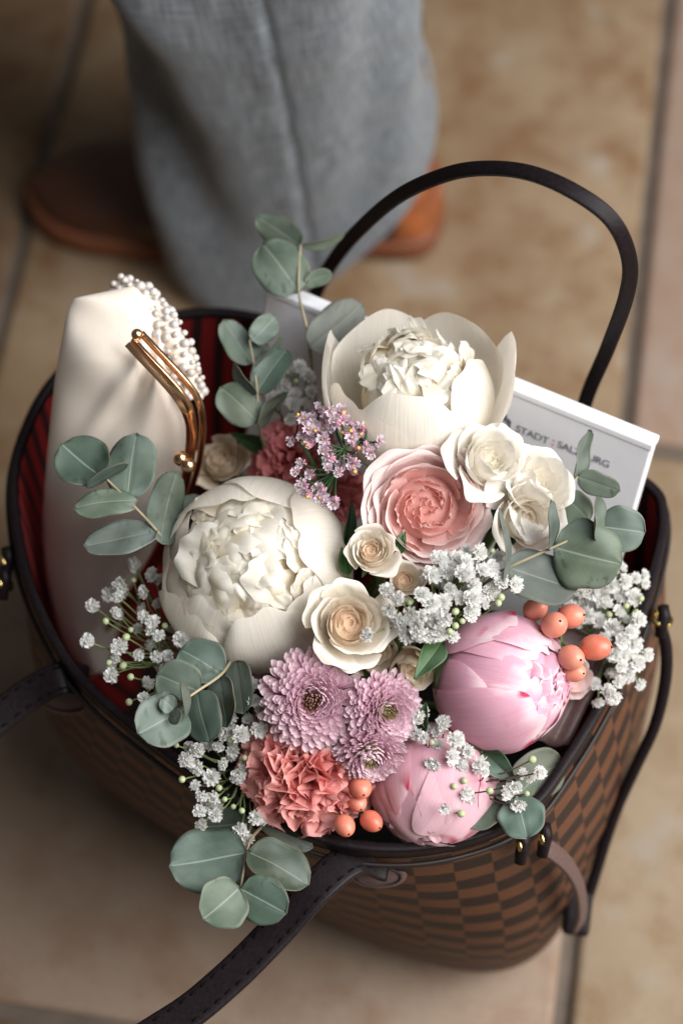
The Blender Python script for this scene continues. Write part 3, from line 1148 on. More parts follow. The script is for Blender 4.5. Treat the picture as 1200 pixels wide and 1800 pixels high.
def rose(name, label, cat, px, py, z, Rpx, axis, mat, heart, n=26, seed=0, group=None, Hf=1.05, spin=0., openness=1.0, quartered=False, sepals=True):
    R = Rpx * M_PX
    H = R * Hf
    ax = cv(*axis)
    pos = Wz(px, py, z) - ax * H * .75
    rt_, M = root(name, label, cat, pos, ax, spin, group)
    r_ = random.Random(seed)
    for k in range(n):
        t = (k + .5) / n
        phi = k * 2.39996 + r_.uniform(-.25, .25)
        r = R * (.06 + .80 * t ** .85)
        zt = H * (.86 + .16 * math.sin(PI * min(1, t * 1.1)) - .20 * max(0, t - .6) * openness) * r_.uniform(.95, 1.05)
        hw = 1.25 - .45 * t + r_.uniform(-.1, .1)
        if quartered and t < .6:
            hw *= r_.uniform(.35, .7)
            r = R * (.05 + .92 * t) * r_.uniform(.75, 1.2)
            zt *= r_.uniform(.84, 1.02)
        fl = R * .42 * max(0, (t - .35) / .65) ** 1.4 * openness * r_.uniform(.6, 1.25)
        big = t > .4
        g = rose_petal(R, H, r, zt, phi, hw, fl, seed * 100 + k * 3, nu=20 if big else 12, nv=16 if big else 12, ripple=.025 if not (quartered and not big) else .045, point=.05 * (t > .55))
        build('petal', [g], MAT[heart] if t < (.58 if quartered else .42) else MAT[mat], rt_)
    build('petal_core', [ball_part((0, 0, H * .36), R * .50, 18, 12, stretch=.36 * H / (R * .50))], MAT[heart], rt_)
    build('calyx', [ball_part((0, 0, R * .0), R * .30, 14, 8, stretch=.6)], MAT['stem'], rt_)
    if sepals:
        for k in range(5):
            a = k * 2 * PI / 5 + seed
            d = Vector((math.cos(a), math.sin(a), .1))
            leaf_obj('sepal', Vector((0, 0, 0)) + d * R * .15, d * R * .85 + Vector((0, 0, -R * .05)), R * .26, Vector((0, 0, 1)), 'leaf_green', rt_, pointed=True, cup=.2)
    add_stem(rt_, M)
    return rt_, M


def leaf_obj(name, B, T, w, nrm, mat, parent, pointed=False, cup=.12, bend=.06, seed=None, thick=.0005, nu=14, nv=18, fold=0., wavy=.018):
    seed = rnd.randrange(10 ** 6) if seed is None else seed
    U, V = grid_uv(nu, nv)
    wv = wob(seed, 4, 1.5, 3.5)
    d = (T - B)
    Lh = d.length
    dn = d / Lh
    nn = (nrm - dn * nrm.dot(dn)).normalized()
    sd_ = dn.cross(nn)
    if pointed:
        hw = np.sin(PI * np.clip(V, 0, 1) ** .8) ** .9 * (1 - .25 * V)
    else:
        hw = np.clip(1 - np.abs(2 * V ** .92 - 1) ** 2.25, 0, 1) ** .5
    hw = w * .5 * (hw + .02)
    hgt = cup * w * .5 * (U ** 2) * (hw / (w * .5)) + bend * Lh * np.sin(PI * V) + wavy * w * wv(U * 1.3, V * 3) * (.4 + U ** 2) - .02 * w * np.exp(-(U / .08) ** 2)
    hgt = hgt + fold * w * np.abs(U) * (hw / (w * .5))
    lat = U * hw * (1 + .05 * wv(V * 4, U * 0 + 1))
    p = np.array(B)[None, None] + np.array(d)[None, None] * V[..., None] + np.array(sd_)[None, None] * lat[..., None] + np.array(nn)[None, None] * hgt[..., None]
    return build(name, [grid_part(p[..., 0], p[..., 1], p[..., 2], 0, thick)], MAT[mat], parent)


def dome_petal(R, th, phi, az, ln, wd_, lift, rad, seed, nu=12, nv=12, jag=.10, roll=0.):
    """a cupped petal sitting on the dome at polar th, azimuth phi, its tip pointing along az"""
    n = np.array([math.sin(th) * math.cos(phi), math.sin(th) * math.sin(phi), math.cos(th)])
    e1 = np.array([math.cos(th) * math.cos(phi), math.cos(th) * math.sin(phi), -math.sin(th)])
    e2 = np.cross(n, e1)
    d = e1 * math.cos(az) + e2 * math.sin(az)
    sdv = np.cross(n, d) * math.cos(roll) + n * math.sin(roll)
    nn = np.cross(d, sdv)
    U, V = grid_uv(nu, nv)
    w1, w2 = wob(seed, 3, 1.5, 4), wob(seed + 1, 4, 4, 10)
    vv = V * (1 - .22 * np.abs(U) ** 2.2 + jag * w2(U, U * 0))
    hw = wd_ * .5 * (.45 + .55 * np.sin(PI / 2 * np.minimum(1, V * 1.6)))
    along_ = ln * (vv - .5)
    h = R * rad - R * .5 * (along_ / R) ** 2 - ln * .55 * (1 - V) ** 2 + lift * ln * V ** 2 - .16 * wd_ * U ** 2 + .05 * ln * w1(U, V * 2) + .03 * ln * w2(U, V) * V ** 2
    p = nn * h[..., None] + d * along_[..., None] + sdv * (U * hw)[..., None]
    return grid_part(p[..., 0], p[..., 1], p[..., 2])


# ---- white peony in front
def peony_white_front():
    R = 163 * M_PX
    ax = cv(-.10, .28, .92)
    rt_, M = root('white_peony', 'big white peony with ruffled heart in the middle left of the bouquet', 'flower', Wz(447, 1005, .342), ax, 0.)
    inv = M.to_3x3().inverted()

    def ph(dx, dy):  # azimuth of a photo direction
        v = inv @ (RGT * dx - UPV * dy)
        return math.atan2(v.y, v.x)
    # (photo direction dx,dy), polar angle of the rim, half width, radius, flare
    G = [((-.25, -1), .60, .80, 1.01, -.02, 1), ((.35, -1), .66, .72, 1.03, -.02, 2), ((.95, -.30), .60, .70, 1.075, -.06, 3), ((.28, 1), .72, .54, 1.11, -.09, 4),
         ((-.75, .75), .92, .54, 1.09, -.06, 5), ((-1, .05), 1.00, .55, 1.00, .01, 6), ((.85, .60), .80, .60, 1.015, -.03, 7),
         ((-.95, -.65), .92, .55, .985, .01, 8), ((-.3, 1), 1.0, .60, 1.0, -.02, 9), ((1, .2), .9, .6, .985, -.02, 10), ((.7, -.9), .82, .6, .985, -.01, 11), ((-.6, .9), .75, .45, .975, -.03, 12), ((-1, .35), .88, .55, .97, -.02, 13), ((-1, -.3), .80, .5, .96, -.02, 14)]
    for (d, tt, hw, rad, fl, sd_) in G:
        g = sphere_petal(R, ph(*d), tt, hw, fl, rad, 40 + sd_ * 5, edge=.05, notch=.06 * (sd_ % 2), tip=.42, nu=30, nv=26, ripple=.010)
        build('guard_petal', [g], MAT['peony_white'], rt_)
    r_ = random.Random(31)
    build('petal_core', [ball_part((0, 0, 0), R * .78, 20, 14)], MAT['peony_cream'], rt_)
    for k in range(92):
        t = (k + .5) / 92
        th = 1.18 * t ** .55
        phi = k * 2.39996 + r_.uniform(-.3, .3)
        az = r_.choice((0, PI, PI, PI)) + r_.uniform(-.9, .9)
        big = k % 3 == 0
        g = dome_petal(R, th, phi, az, R * (r_.uniform(.55, .80) if big else r_.uniform(.30, .50)), R * (r_.uniform(.50, .78) if big else r_.uniform(.22, .42)), r_.uniform(-.08, .14), r_.uniform(.90, .985) - .05 * t, 500 + k * 7, 18, 16, .045, r_.uniform(-.25, .25))
        build('inner_petal', [g], MAT['peony_cream'], rt_)
    build('calyx', [ball_part((0, 0, -R * .93), R * .25, 14, 8, stretch=.6)], MAT['stem'], rt_)
    add_stem(rt_, M, (0, 0, -R), .003)


# ---- white peony at the back, opened
def peony_white_back():
    R = 138 * M_PX
    ax = cv(-.04, .80, .60)
    rt_, M = root('white_peony', 'opened white peony with spread cup petals in front of the white box', 'flower', Wz(728, 700, .386), ax, 0.)
    inv = M.to_3x3().inverted()

    def ph(dx, dy):
        v = inv @ (RGT * dx - UPV * dy)
        return math.atan2(v.y, v.x)
    G = [((-.05, 1), .92, .80, 1.05, -.05, 1), ((.80, .65), .80, .66, 1.03, -.03, 2), ((-.80, .70), 1.15, .66, 1.03, .05, 3),
         ((-1, -.10), .92, .80, 1.06, .28, 4), ((-.35, -1), .95, .72, 1.03, .20, 5), ((.45, -1), .98, .74, 1.02, .22, 10), ((1, .0), 1.02, .72, 1.05, .42, 6),
         ((.5, 1), 1.2, .7, .98, 0, 8), ((-.4, 1), 1.25, .7, .99, .02, 9)]
    for (d, tt, hw, rad, fl, sd_) in G:
        g = sphere_petal(R, ph(*d), tt, hw, fl, rad, 140 + sd_ * 5, edge=.02, tip=.35, nu=26, nv=24)
        build('guard_petal', [g], MAT['peony_white'], rt_)
    r_ = random.Random(77)
    build('petal_core', [ball_part((0, 0, 0), R * .68, 20, 14)], MAT['peony_cream'], rt_)
    for k in range(84):
        t = (k + .5) / 84
        th = 1.15 * t ** .55
        phi = k * 2.39996 + r_.uniform(-.4, .4)
        az = r_.choice((0, PI, PI, PI)) + r_.uniform(-1.2, 1.2)
        g = dome_petal(R, th, phi, az, R * r_.uniform(.40, .70), R * (r_.uniform(.14, .30) if k % 2 else r_.uniform(.32, .52)), r_.uniform(-.1, .25), r_.uniform(.76, .88), 900 + k * 7, 14, 14, .05, r_.uniform(-.4, .4))
        build('inner_petal', [g], MAT['peony_cream'], rt_)
    for k in range(5):
        a = k * 1.26 + .4
        d = Vector((math.cos(a), math.sin(a), 0))
        leaf_obj('sepal', d * R * .25 + Vector((0, 0, -R * 1.04)), d * R * .95 + Vector((0, 0, -R * .62)), R * .55, d * .4 + Vector((0, 0, -1)), 'leaf_green', rt_, cup=-.2, bend=.12)
    add_stem(rt_, M, (0, 0, -R), .003)


def peony_bud(label, px, py, z, Rpx, axis, mat, seed, n=22):
    R = Rpx * M_PX
    ax = cv(*axis)
    rt_, M = root('pink_peony', label, 'flower', Wz(px, py, z), ax, 0., 'pink peonies')
    r_ = random.Random(seed)
    for k in range(n):
        t = k / (n - 1)   # 0 inner, 1 outer
        phi = k * 2.39996 + r_.uniform(-.3, .3)
        tt = r_.uniform(-.5, .5) + .75 * t
        hw = .46 + .18 * t + r_.uniform(-.08, .10)
        rad = .87 + .16 * t
        g = sphere_petal(R, phi, tt, hw, r_.uniform(-.05, .035), rad, seed * 50 + k * 5, edge=.05, ripple=.010, tip=.42, nu=26, nv=26, notch=r_.uniform(0, .12), curl=.015)
        build('petal', [g], MAT[mat], rt_)
    for k in range(30):
        phi = r_.uniform(0, 6.28)
        th = r_.uniform(.0, .50)
        g = dome_petal(R, th, phi, r_.choice((0, PI)) + r_.uniform(-.8, .8), R * r_.uniform(.28, .5), R * r_.uniform(.2, .42), r_.uniform(-.05, .12), r_.uniform(.93, .97), seed * 90 + k, 12, 12, .06, r_.uniform(-.2, .2))
        build('inner_petal', [g], MAT[mat], rt_)
    for k in range(3):
        a = k * 2.1 + seed
        g = sphere_petal(R, a, 1.9, .55, .0, 1.03, seed * 33 + k, edge=.02, th_base=2.9, nu=12, nv=10)
        build('sepal', [g], MAT['leaf_green'], rt_)
    add_stem(rt_, M, (0, 0, -R), .003)


def carnation(label, px, py, z, Rpx, axis, mat, seed, n=46):
    R = Rpx * M_PX
    ax = cv(*axis)
    rt_, M = root('carnation', label, 'flower', Wz(px, py, z) - ax * R * .72, ax, 0., 'coral carnations')
    r_ = random.Random(seed)
    for k in range(n):
        t = (k + .5) / n
        th = 1.45 * t ** .62
        phi = k * 2.39996 + r_.uniform(-.3, .3)
        d = np.array([math.sin(th) * math.cos(phi), math.sin(th) * math.sin(phi), math.cos(th)])
        e = np.array([-math.sin(phi), math.cos(phi), 0])
        tw = r_.uniform(-1.0, 1.0) * (1 - .6 * t)
        nrm = np.cross(e, d)
        sdv = e * math.cos(tw) + nrm * math.sin(tw)
        nv_ = np.cross(sdv, d)
        Lp = R * (.78 + .26 * t) * r_.uniform(.86, 1.10)
        U, V = grid_uv(34, 14)
        w2 = wob(seed * 77 + k, 3, 2.5, 5)
        w3 = wob(seed * 78 + k, 3, 7, 13)
        saw = .035 * np.abs(((U * 8 + k) % 1) - .5) * 2
        vv = V * (1 - .16 * U ** 2 + saw + .03 * w2(U, 0 * U))
        hwid = R * (.05 + .50 * V ** 1.15)
        disp = R * (.18 * V ** 1.6 * w2(U * 1.7, V) + .06 * V ** 3 * w3(U * 1.1, V))
        bendo = R * .34 * t * V ** 3
        p = d * (Lp * vv)[..., None] + sdv * (U * hwid)[..., None] + nv_ * (disp)[..., None]
        p[..., 2] -= bendo
        build('petal', [grid_part(p[..., 0], p[..., 1], p[..., 2])], MAT[mat], rt_)
    build('calyx', [tube_part([(0, 0, -R * .7), (0, 0, -R * .3), (0, 0, R * .05)], [R * .16, R * .2, R * .24], 14)], MAT['stem'], rt_)
    add_stem(rt_, M, (0, 0, -R * .6), .002)


def mum_petal_mesh(seed):
    U, V = grid_uv(6, 8)
    wv = wob(seed, 3, 1, 3)
    hw = .5 * (.45 + .55 * np.minimum(1, V * 1.5)) * np.sqrt(np.clip(1 - np.clip((V - .70) / .305, 0, 1) ** 2, 0, 1))
    x = V
    y = U * hw * .40
    z = .13 * U ** 2 * (1 - .3 * V) + .10 * V ** 2 + .02 * wv(U, V * 2)
    z = z + np.where(V > .7, .10 * ((V - .7) / .3) ** 2, 0)
    return grid_part(x, y, z)


MUM = [mum_petal_mesh(s) for s in (1, 2, 3)]


def chrysanthemum(label, px, py, z, Rpx, axis, seed, n=190, heart='mum_heart', spin=0.):
    R = Rpx * M_PX
    ax = cv(*axis)
    rt_, M = root('chrysanthemum', label, 'flower', Wz(px, py, z) - ax * R * .28, ax, spin, 'lilac chrysanthemums')
    r_ = random.Random(seed)
    me = {}
    for i, g in enumerate(MUM):
        for h in ('mum', heart):
            o = build('petal', [[g[0], g[1], g[2], 0]], MAT[h], rt_)
            me[(i, h)] = o.data
            bpy.data.objects.remove(o)
    for k in range(n):
        t = (k + .5) / n
        phi = k * 2.39996 + r_.uniform(-.12, .12)
        el = math.radians(82 - 86 * t ** .70 + r_.uniform(-7, 7))
        Lp = R * (.17 + .27 * t ** .6) * r_.uniform(.92, 1.06)
        r0 = R * .66 * t ** .62
        z0 = R * .36 * (1 - t ** 1.6)
        h = heart if t < .10 else 'mum'
        o = bpy.data.objects.new('petal', me[(r_.randrange(3), h)])
        COL.objects.link(o)
        o.parent = rt_
        Mx = Matrix.Translation((r0 * math.cos(phi), r0 * math.sin(phi), z0)) @ Matrix.Rotation(phi, 4, 'Z') @ Matrix.Rotation(-el, 4, 'Y') @ Matrix.Rotation(r_.uniform(-.35, .35), 4, 'X')
        wd_ = (R * .43 if t > .10 else R * .16) * r_.uniform(.85, 1.1)
        o.matrix_local = Mx @ Matrix.Diagonal((Lp, wd_, Lp * .9, 1))
    build('receptacle', [ball_part((0, 0, -R * .05), R * .55, 14, 8, stretch=.6)], MAT[heart], rt_)
    add_stem(rt_, M, (0, 0, -R * .2), .002)


def small_petals(R, specs, mat=0, seed=0):
    """many little notched petals joined: specs (count, elevation, length, width)"""
    r_ = random.Random(seed)
    out = []
    for (n, el, Ln, wd_) in specs:
        for k in range(n):
            phi = 2 * PI * k / n + r_.uniform(-.3, .3)
            e = el + r_.uniform(-.25, .25)
            U, V = grid_uv(8, 4)
            hw = wd_ * (.25 + .75 * np.sin(PI * .5 * np.minimum(1, V * 1.3)))
            vv = V * (1 - .14 * np.abs(U) ** 2.5 - .20 * np.exp(-(U / .22) ** 2) + .07 * np.sin(U * 9 + k))
            x = Ln * vv * r_.uniform(.85, 1.1)
            y = U * hw
            zz_ = .20 * Ln * np.sin(4 * U + k * 2.1) * V + .22 * Ln * V ** 2 + .10 * Ln * U ** 2 * V
            ce, se = math.cos(e), math.sin(e)
            xx = x * ce - zz_ * se
            z2 = x * se + zz_ * ce
            cp, sp = math.cos(phi), math.sin(phi)
            out.append(grid_part((xx * cp - y * sp) * R, (xx * sp + y * cp) * R, z2 * R, mat))
    return out


GYP = []
for s in range(5):
    parts = small_petals(1., [(8, .08, 1.02, .40), (8, .45, .92, .38), (8, .82, .82, .34), (6, 1.18, .70, .28)], 0, s)
    parts.append(tube_part([(0, 0, -.55), (0, 0, -.3), (0, 0, .05)], [.08, .26, .30], 8, 1))
    parts.append(ball_part((0, 0, .42), .14, 8, 6, 1))
    o = build('floret', parts, [MAT['gyp'], MAT['bud']])
    GYP.append(o.data)
    bpy.data.objects.remove(o)
o = build('bud', [ball_part((0, 0, 0), 1, 10, 8, 0, stretch=1.1)] + small_petals(.7, [(4, 1.3, 1.3, .4)], 1, 3), [MAT['bud'], MAT['gyp']])
GBUD = o.data
bpy.data.objects.remove(o)


def gypsophila(label, fl, z, buds=(), axis=(0, .1, 1), seed=0, size=19, zs=None, stemmat='stem', rootpx=None, extra=.9):
    r_ = random.Random(seed)
    fl = list(fl)
    under = len(fl)
    fl += [(f[0] + r_.uniform(-25, 25), f[1] + r_.uniform(-25, 25), .85) for f in fl if r_.random() < extra]
    pts = []
    for i_, f in enumerate(fl):
        zz_ = z + (zs(f[0], f[1]) if zs else 0) + r_.uniform(-.006, .006) - (.010 if i_ >= under else 0)
        pts.append(Wz(f[0], f[1], zz_))
    bp = [Wz(b[0], b[1], z + (zs(b[0], b[1]) if zs else 0) + r_.uniform(-.004, .004)) for b in buds]
    cen_ = sum(pts, Vector()) / len(pts)
    if rootpx:
        cen_ = Wz(rootpx[0], rootpx[1], z)
    base = cen_ + Vector((0, 0, -.05)) + (BAGDEEP - cen_) * .2
    base.z = max(.12, min(base.z, .27))
    rt_, M = root('gypsophila_sprig', label, 'flower sprig', base, (0, 0, 1), 0., 'sprigs of white gypsophila')
    inv = M.inverted()
    stems = []
    nodes = []
    allp = pts + bp
    order = sorted(range(len(allp)), key=lambda i: (math.atan2(allp[i].y - cen_.y, allp[i].x - cen_.x)))
    for g in range(0, len(order), 4):
        grp = order[g:g + 4]
        c = sum((allp[i] for i in grp), Vector()) / len(grp)
        nd = c.lerp(cen_, .45) + Vector((0, 0, -.016))
        mid = nd.lerp(base, .45) + Vector((0, 0, .008))
        stems.append(tube_part([inv @ p for p in catmull([base, mid, nd], 5)], .0007, 6))
        for i in grp:
            p = allp[i]
            m_ = nd.lerp(p, .55) + Vector((r_.uniform(-.002, .002), r_.uniform(-.002, .002), -.002))
            stems.append(tube_part([inv @ q for q in catmull([nd, m_, p], 4)], .00042, 6))
    stems.append(tube_part([Vector((0, 0, 0)), inv @ (base.lerp(BAGDEEP, .8))], .0012, 6))
    build('stem', stems, MAT[stemmat], rt_)
    for i, p in enumerate(pts):
        d = (cv(axis[0] + r_.uniform(-.45, .45), axis[1] + r_.uniform(-.45, .45), axis[2]) * .8 + (p - cen_).normalized() * .3).normalized()
        q = Vector((0, 0, 1)).rotation_difference(d)
        s = size * .86 * M_PX * r_.uniform(.70, 1.12) * (fl[i][2] if len(fl[i]) > 2 else 1)
        o = bpy.data.objects.new('floret', GYP[r_.randrange(5)])
        COL.objects.link(o)
        o.parent = rt_
        o.matrix_local = Matrix.Translation(inv @ p) @ q.to_matrix().to_4x4() @ Matrix.Rotation(r_.uniform(0, 6), 4, 'Z') @ Matrix.Scale(s, 4)
    for p in bp:
        o = bpy.data.objects.new('bud', GBUD)
        COL.objects.link(o)
        o.parent = rt_
        d = cv(r_.uniform(-.6, .6), r_.uniform(-.6, .6), .8)
        o.matrix_local = Matrix.Translation(inv @ p) @ Vector((0, 0, 1)).rotation_difference(d).to_matrix().to_4x4() @ Matrix.Scale(6.5 * M_PX * r_.uniform(.7, 1.1), 4)


def eucalyptus(label, stem, leaves, z, mat='euc', deep=None):
    """stem: px list from root to tip; leaves: (bx,by,tx,ty,width px,roll deg,material,dz base,dz tip)"""
    sp = [Wz(x, y, z + dz) for x, y, dz in stem]
    rootp = sp[0] + (BAGDEEP - sp[0]).normalized() * .06 if deep is None else deep
    rt_, M = root('eucalyptus_sprig', label, 'eucalyptus', rootp, (0, 0, 1), 0., 'eucalyptus sprigs')
    inv = M.inverted()
    path = catmull([rootp] + sp, 6)
    n = len(path)
    build('stem', [tube_part([inv @ p for p in path], [.00115 - .0006 * k / n for k in range(n)], 8)], MAT['stem_pale'], rt_)
    for lf_ in leaves:
        bx, by, tx, ty, w, roll, mt, db, dt = lf_
        B = Wz(bx, by, z + db)
        T = Wz(tx, ty, z + dt)
        d = (T - B).normalized()
        view = (CAM - B).normalized()
        nn = (view - d * view.dot(d)).normalized()
        q = Quaternion(d, math.radians(roll))
        nn = q @ nn
        wr = w * M_PX / max(.2, abs(math.cos(math.radians(roll))))
        wr = w * M_PX if abs(roll) > 50 else wr
        leaf_obj('leaf', inv @ B, inv @ T, wr * rnd.uniform(.92, 1.06), nn, mt or mat, rt_, cup=rnd.uniform(-.18, .32), bend=rnd.uniform(-.07, .10), thick=.00035, wavy=rnd.uniform(.02, .05))
    return rt_


# ------------------------------------------------------------------ flowers
peony_white_front()
peony_white_back()
peony_bud('round closed pink peony with magenta flecks beside the coral berries', 882, 1198, .332, 119, (.80, -.02, .62), 'peony_pink', 5, 30)
peony_bud('pale pink peony low at the front rim under the gypsophila twigs', 764, 1382, .300, 110, (-.20, -.80, .58), 'peony_blush', 9, 24)

rose('garden_rose', 'large pale pink garden rose with salmon quartered heart', 'flower', 752, 892, .388, 116, (.06, -.02, 1), 'rose_pink', 'rose_heart', 52, 3, quartered=True, Hf=.80, openness=.42)
rose('cream_rose', 'cream rose with peach heart just right of the big white peony', 'flower', 615, 1095, .375, 76, (.15, .15, 1), 'rose_cream', 'rose_cream_heart', 24, 5, 'cream roses', Hf=1.1, openness=.75)
rose('spray_rose', 'small cream spray rose directly below the pink garden rose', 'flower', 653, 968, .384, 47, (-.05, .30, 1), 'rose_cream', 'rose_cream_heart', 20, 8, 'cream roses', Hf=1.2, openness=.7)
rose('spray_rose', 'half hidden tiny cream rose between spray rose and gypsophila', 'flower', 712, 1020, .372, 38, (.1, .15, 1), 'rose_cream', 'rose_cream_heart', 16, 12, 'cream roses', Hf=1.2, openness=.8)
rose('rose_bud', 'beige rose bud with green leaf left of the closed pink peony', 'flower', 722, 1178, .345, 46, (.05, -.45, .8), 'rose_beige', 'rose_cream_heart', 12, 14, 'cream roses', Hf=1.6, openness=.45)
rose('cream_rose', 'cream rose mostly hidden under the peach hearted one', 'flower', 655, 1150, .345, 45, (.35, -.25, .9), 'rose_beige', 'rose_cream_heart', 14, 15, 'cream roses', Hf=1.2, openness=.7)
rose('white_rose', 'white rose above the pink garden rose leaning right', 'flower', 862, 806, .402, 68, (.35, .30, .9), 'rose_white', 'rose_white', 18, 21, 'white roses by the box', Hf=1.3, openness=.9)
rose('white_rose', 'white rose against the box front with one raised petal', 'flower', 946, 846, .386, 78, (.45, .40, .8), 'rose_white', 'rose_white', 16, 23, 'white roses by the box', Hf=1.35, openness=.9)
rose('white_rose', 'lower creamy white rose behind the speckled eucalyptus', 'flower', 928, 912, .382, 76, (.35, -.05, .9), 'rose_white', 'rose_cream', 16, 27, 'white roses by the box', Hf=1.1, openness=1.)
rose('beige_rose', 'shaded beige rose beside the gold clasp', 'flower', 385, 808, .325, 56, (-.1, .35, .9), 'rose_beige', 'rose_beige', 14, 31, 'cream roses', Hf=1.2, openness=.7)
rose('blush_rose', 'blush rose half hidden behind the gypsophila on the left', 'flower', 310, 1150, .305, 55, (-.4, -.1, .9), 'rose_pink', 'rose_pink', 14, 33, Hf=1.2, openness=.7)
rose('blush_rose', 'pale blush rose below the coral berries by the right rim', 'flower', 1005, 1195, .305, 48, (.5, -.3, .8), 'rose_pink', 'rose_pink', 14, 37, Hf=1.3, openness=.6)

carnation('salmon carnation with frilled petals at the front rim', 532, 1380, .328, 120, (-.06, -.20, 1), 'carnation', 3, 60)
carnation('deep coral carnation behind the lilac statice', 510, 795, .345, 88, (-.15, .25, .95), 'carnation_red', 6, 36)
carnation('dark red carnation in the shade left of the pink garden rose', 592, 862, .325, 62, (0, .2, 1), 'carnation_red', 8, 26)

chrysanthemum('largest lilac chrysanthemum with dark brown centre', 548, 1232, .352, 88, (-.03, .0, 1), 4, 300)
chrysanthemum('medium lilac chrysanthemum with yellowish centre facing right', 678, 1250, .350, 68, (.35, -.12, .9), 7, 270, 'mum_green')
chrysanthemum('smallest lilac chrysanthemum with green centre below the other two', 650, 1332, .336, 62, (.05, -.62, .8), 9, 240, 'mum_green')
chrysanthemum('lilac chrysanthemum in deep shade under the big white peony', 458, 1168, .31, 40, (-.2, -.1, 1), 15, 90)

# gypsophila
gypsophila('loose gypsophila spray reaching over the left rim', [(165, 1065), (155, 1128), (214, 1028), (211, 1052), (207, 1076), (240, 996), (256, 1040, 1.1), (255, 1082), (268, 1108), (212, 1137), (197, 1187), (276, 1152), (320, 1125), (263, 1198), (253, 1226), (298, 1152), (270, 1095), (270, 1010), (245, 1150, .8), (280, 1118)], .335, [(186, 1092), (192, 1165), (217, 1170), (230, 1190), (227, 1234), (230, 1107), (222, 1120), (290, 1100), (235, 1020)], (-.15, 0, 1), 2, 18, lambda x, y: (x - 250) * .00006, 'stem', (320, 1120))
gypsophila('gypsophila sprig left of the salmon carnation', [(372, 1366), (330, 1335), (350, 1318), (386, 1310), (420, 1358), (378, 1400), (356, 1398), (450, 1436), (380, 1432), (424, 1455), (352, 1424), (407, 1264), (424, 1292), (455, 1285), (440, 1205), (446, 1232), (396, 1286), (436, 1266), (468, 1268), (410, 1320, .8), (350, 1350), (395, 1345, .8), (460, 1250), (345, 1380, .8)], .325, [(320, 1370), (395, 1405), (410, 1418), (310, 1310), (425, 1425), (385, 1385), (430, 1332), (405, 1300)], (-.1, 0, 1), 3, 19, lambda x, y: -(y - 1300) * .00012, 'stem', (430, 1320))
gypsophila('dense gypsophila cluster in the centre under the pink garden rose', [(840, 972), (803, 985), (786, 1006), (815, 1010), (832, 1030), (862, 1040), (790, 1036), (760, 1012), (742, 1046), (685, 1072), (706, 1092), (722, 1080), (742, 1084), (757, 1060), (776, 1060), (765, 1090), (716, 1116), (750, 1116), (782, 1086), (826, 1075), (802, 1052), (860, 1000), (770, 985), (702, 1052), (902, 1028), (648, 1116), (818, 988), (876, 1022), (847, 1004), (735, 1104), (772, 1112), (830, 1052)], .395, [(865, 968), (800, 1075), (812, 1092), (875, 1060), (720, 1058), (800, 1100), (790, 1110), (880, 1050)], (.05, .05, 1), 4, 20, lambda x, y: -(y - 1000) * .00010 - abs(x - 760) * .00006)
gypsophila('gypsophila spray hanging over the right rim beyond the berries', [(1070, 1030), (1095, 1022), (1110, 1050), (1040, 1040), (1012, 1055), (1060, 1062), (1085, 1076), (1120, 1090), (1032, 1082), (1105, 1110), (1075, 1102), (1112, 1132), (1095, 1150), (1116, 1165), (1100, 1182), (1085, 1197), (1065, 1212), (1075, 1224), (1050, 1004), (1090, 998), (1022, 1040), (1000, 1065), (1115, 1018), (1050, 1090), (1060, 1120), (1092, 1125), (1078, 1150), (1090, 1170)], .322, [(1126, 1052), (1100, 1065), (1118, 1075), (1070, 1080)], (.35, .05, .9), 5, 20, lambda x, y: -(y - 1080) * .00008)
gypsophila('gypsophila on dark twigs between the two pink peonies', [(745, 1298), (770, 1310), (790, 1330), (822, 1322), (842, 1342), (762, 1340), (780, 1272), (730, 1288), (800, 1300), (850, 1358, .8), (916, 1360), (946, 1358, .9), (888, 1392), (816, 1393), (780, 1420), (735, 1262), (810, 1345)], .338, [(797, 1382), (815, 1372), (860, 1390), (810, 1430), (935, 1335), (758, 1305), (925, 1395)], (.05, -.1, 1), 6, 19, lambda x, y: -(y - 1300) * .0001, 'twig', (775, 1345))
gypsophila('shaded gypsophila behind the upper eucalyptus', [(525, 645), (520, 695), (545, 690), (482, 700), (500, 680), (540, 662), (515, 712), (470, 690), (535, 710)], .36, [(520, 670), (505, 655)], (0, .2, 1), 7, 19, None, 'stem', (515, 720))

# statice sprig
ST = [(450, 180), (490, 200), (550, 190), (570, 260), (520, 280), (480, 330), (540, 340), (600, 290), (630, 280), (600, 130), (650, 160), (690, 140), (770, 130), (725, 215), (780, 220), (820, 220), (720, 270), (815, 295), (880, 310), (900, 270), (960, 290), (980, 260), (1030, 390), (1060, 360), (960, 410), (870, 440), (990, 460), (470, 360), (510, 350), (580, 380), (640, 350), (640, 440), (700, 440), (680, 500), (670, 570), (770, 540), (800, 490), (860, 540), (830, 600), (470, 530), (535, 610), (480, 700), (500, 750), (560, 760), (630, 770), (650, 830), (600, 720), (720, 830), (430, 595), (395, 360), (850, 350), (930, 340), (660, 190), (560, 230), (750, 600), (600, 790)]
STM = []
for s in range(3):
    parts = small_petals(1., [(5, .35, 1.05, .42), (5, .9, .7, .25)], 0, 60 + s)
    parts += small_petals(1., [(5, -1.2, 1.0, .26)], 1, 70 + s)
    parts.append(ball_part((0, 0, .35), .18, 8, 6, 2))
    o = build('floret', parts, [MAT['statice'], MAT['statice_pink'], MAT['yellow']])
    STM.append(o.data)
    bpy.data.objects.remove(o)
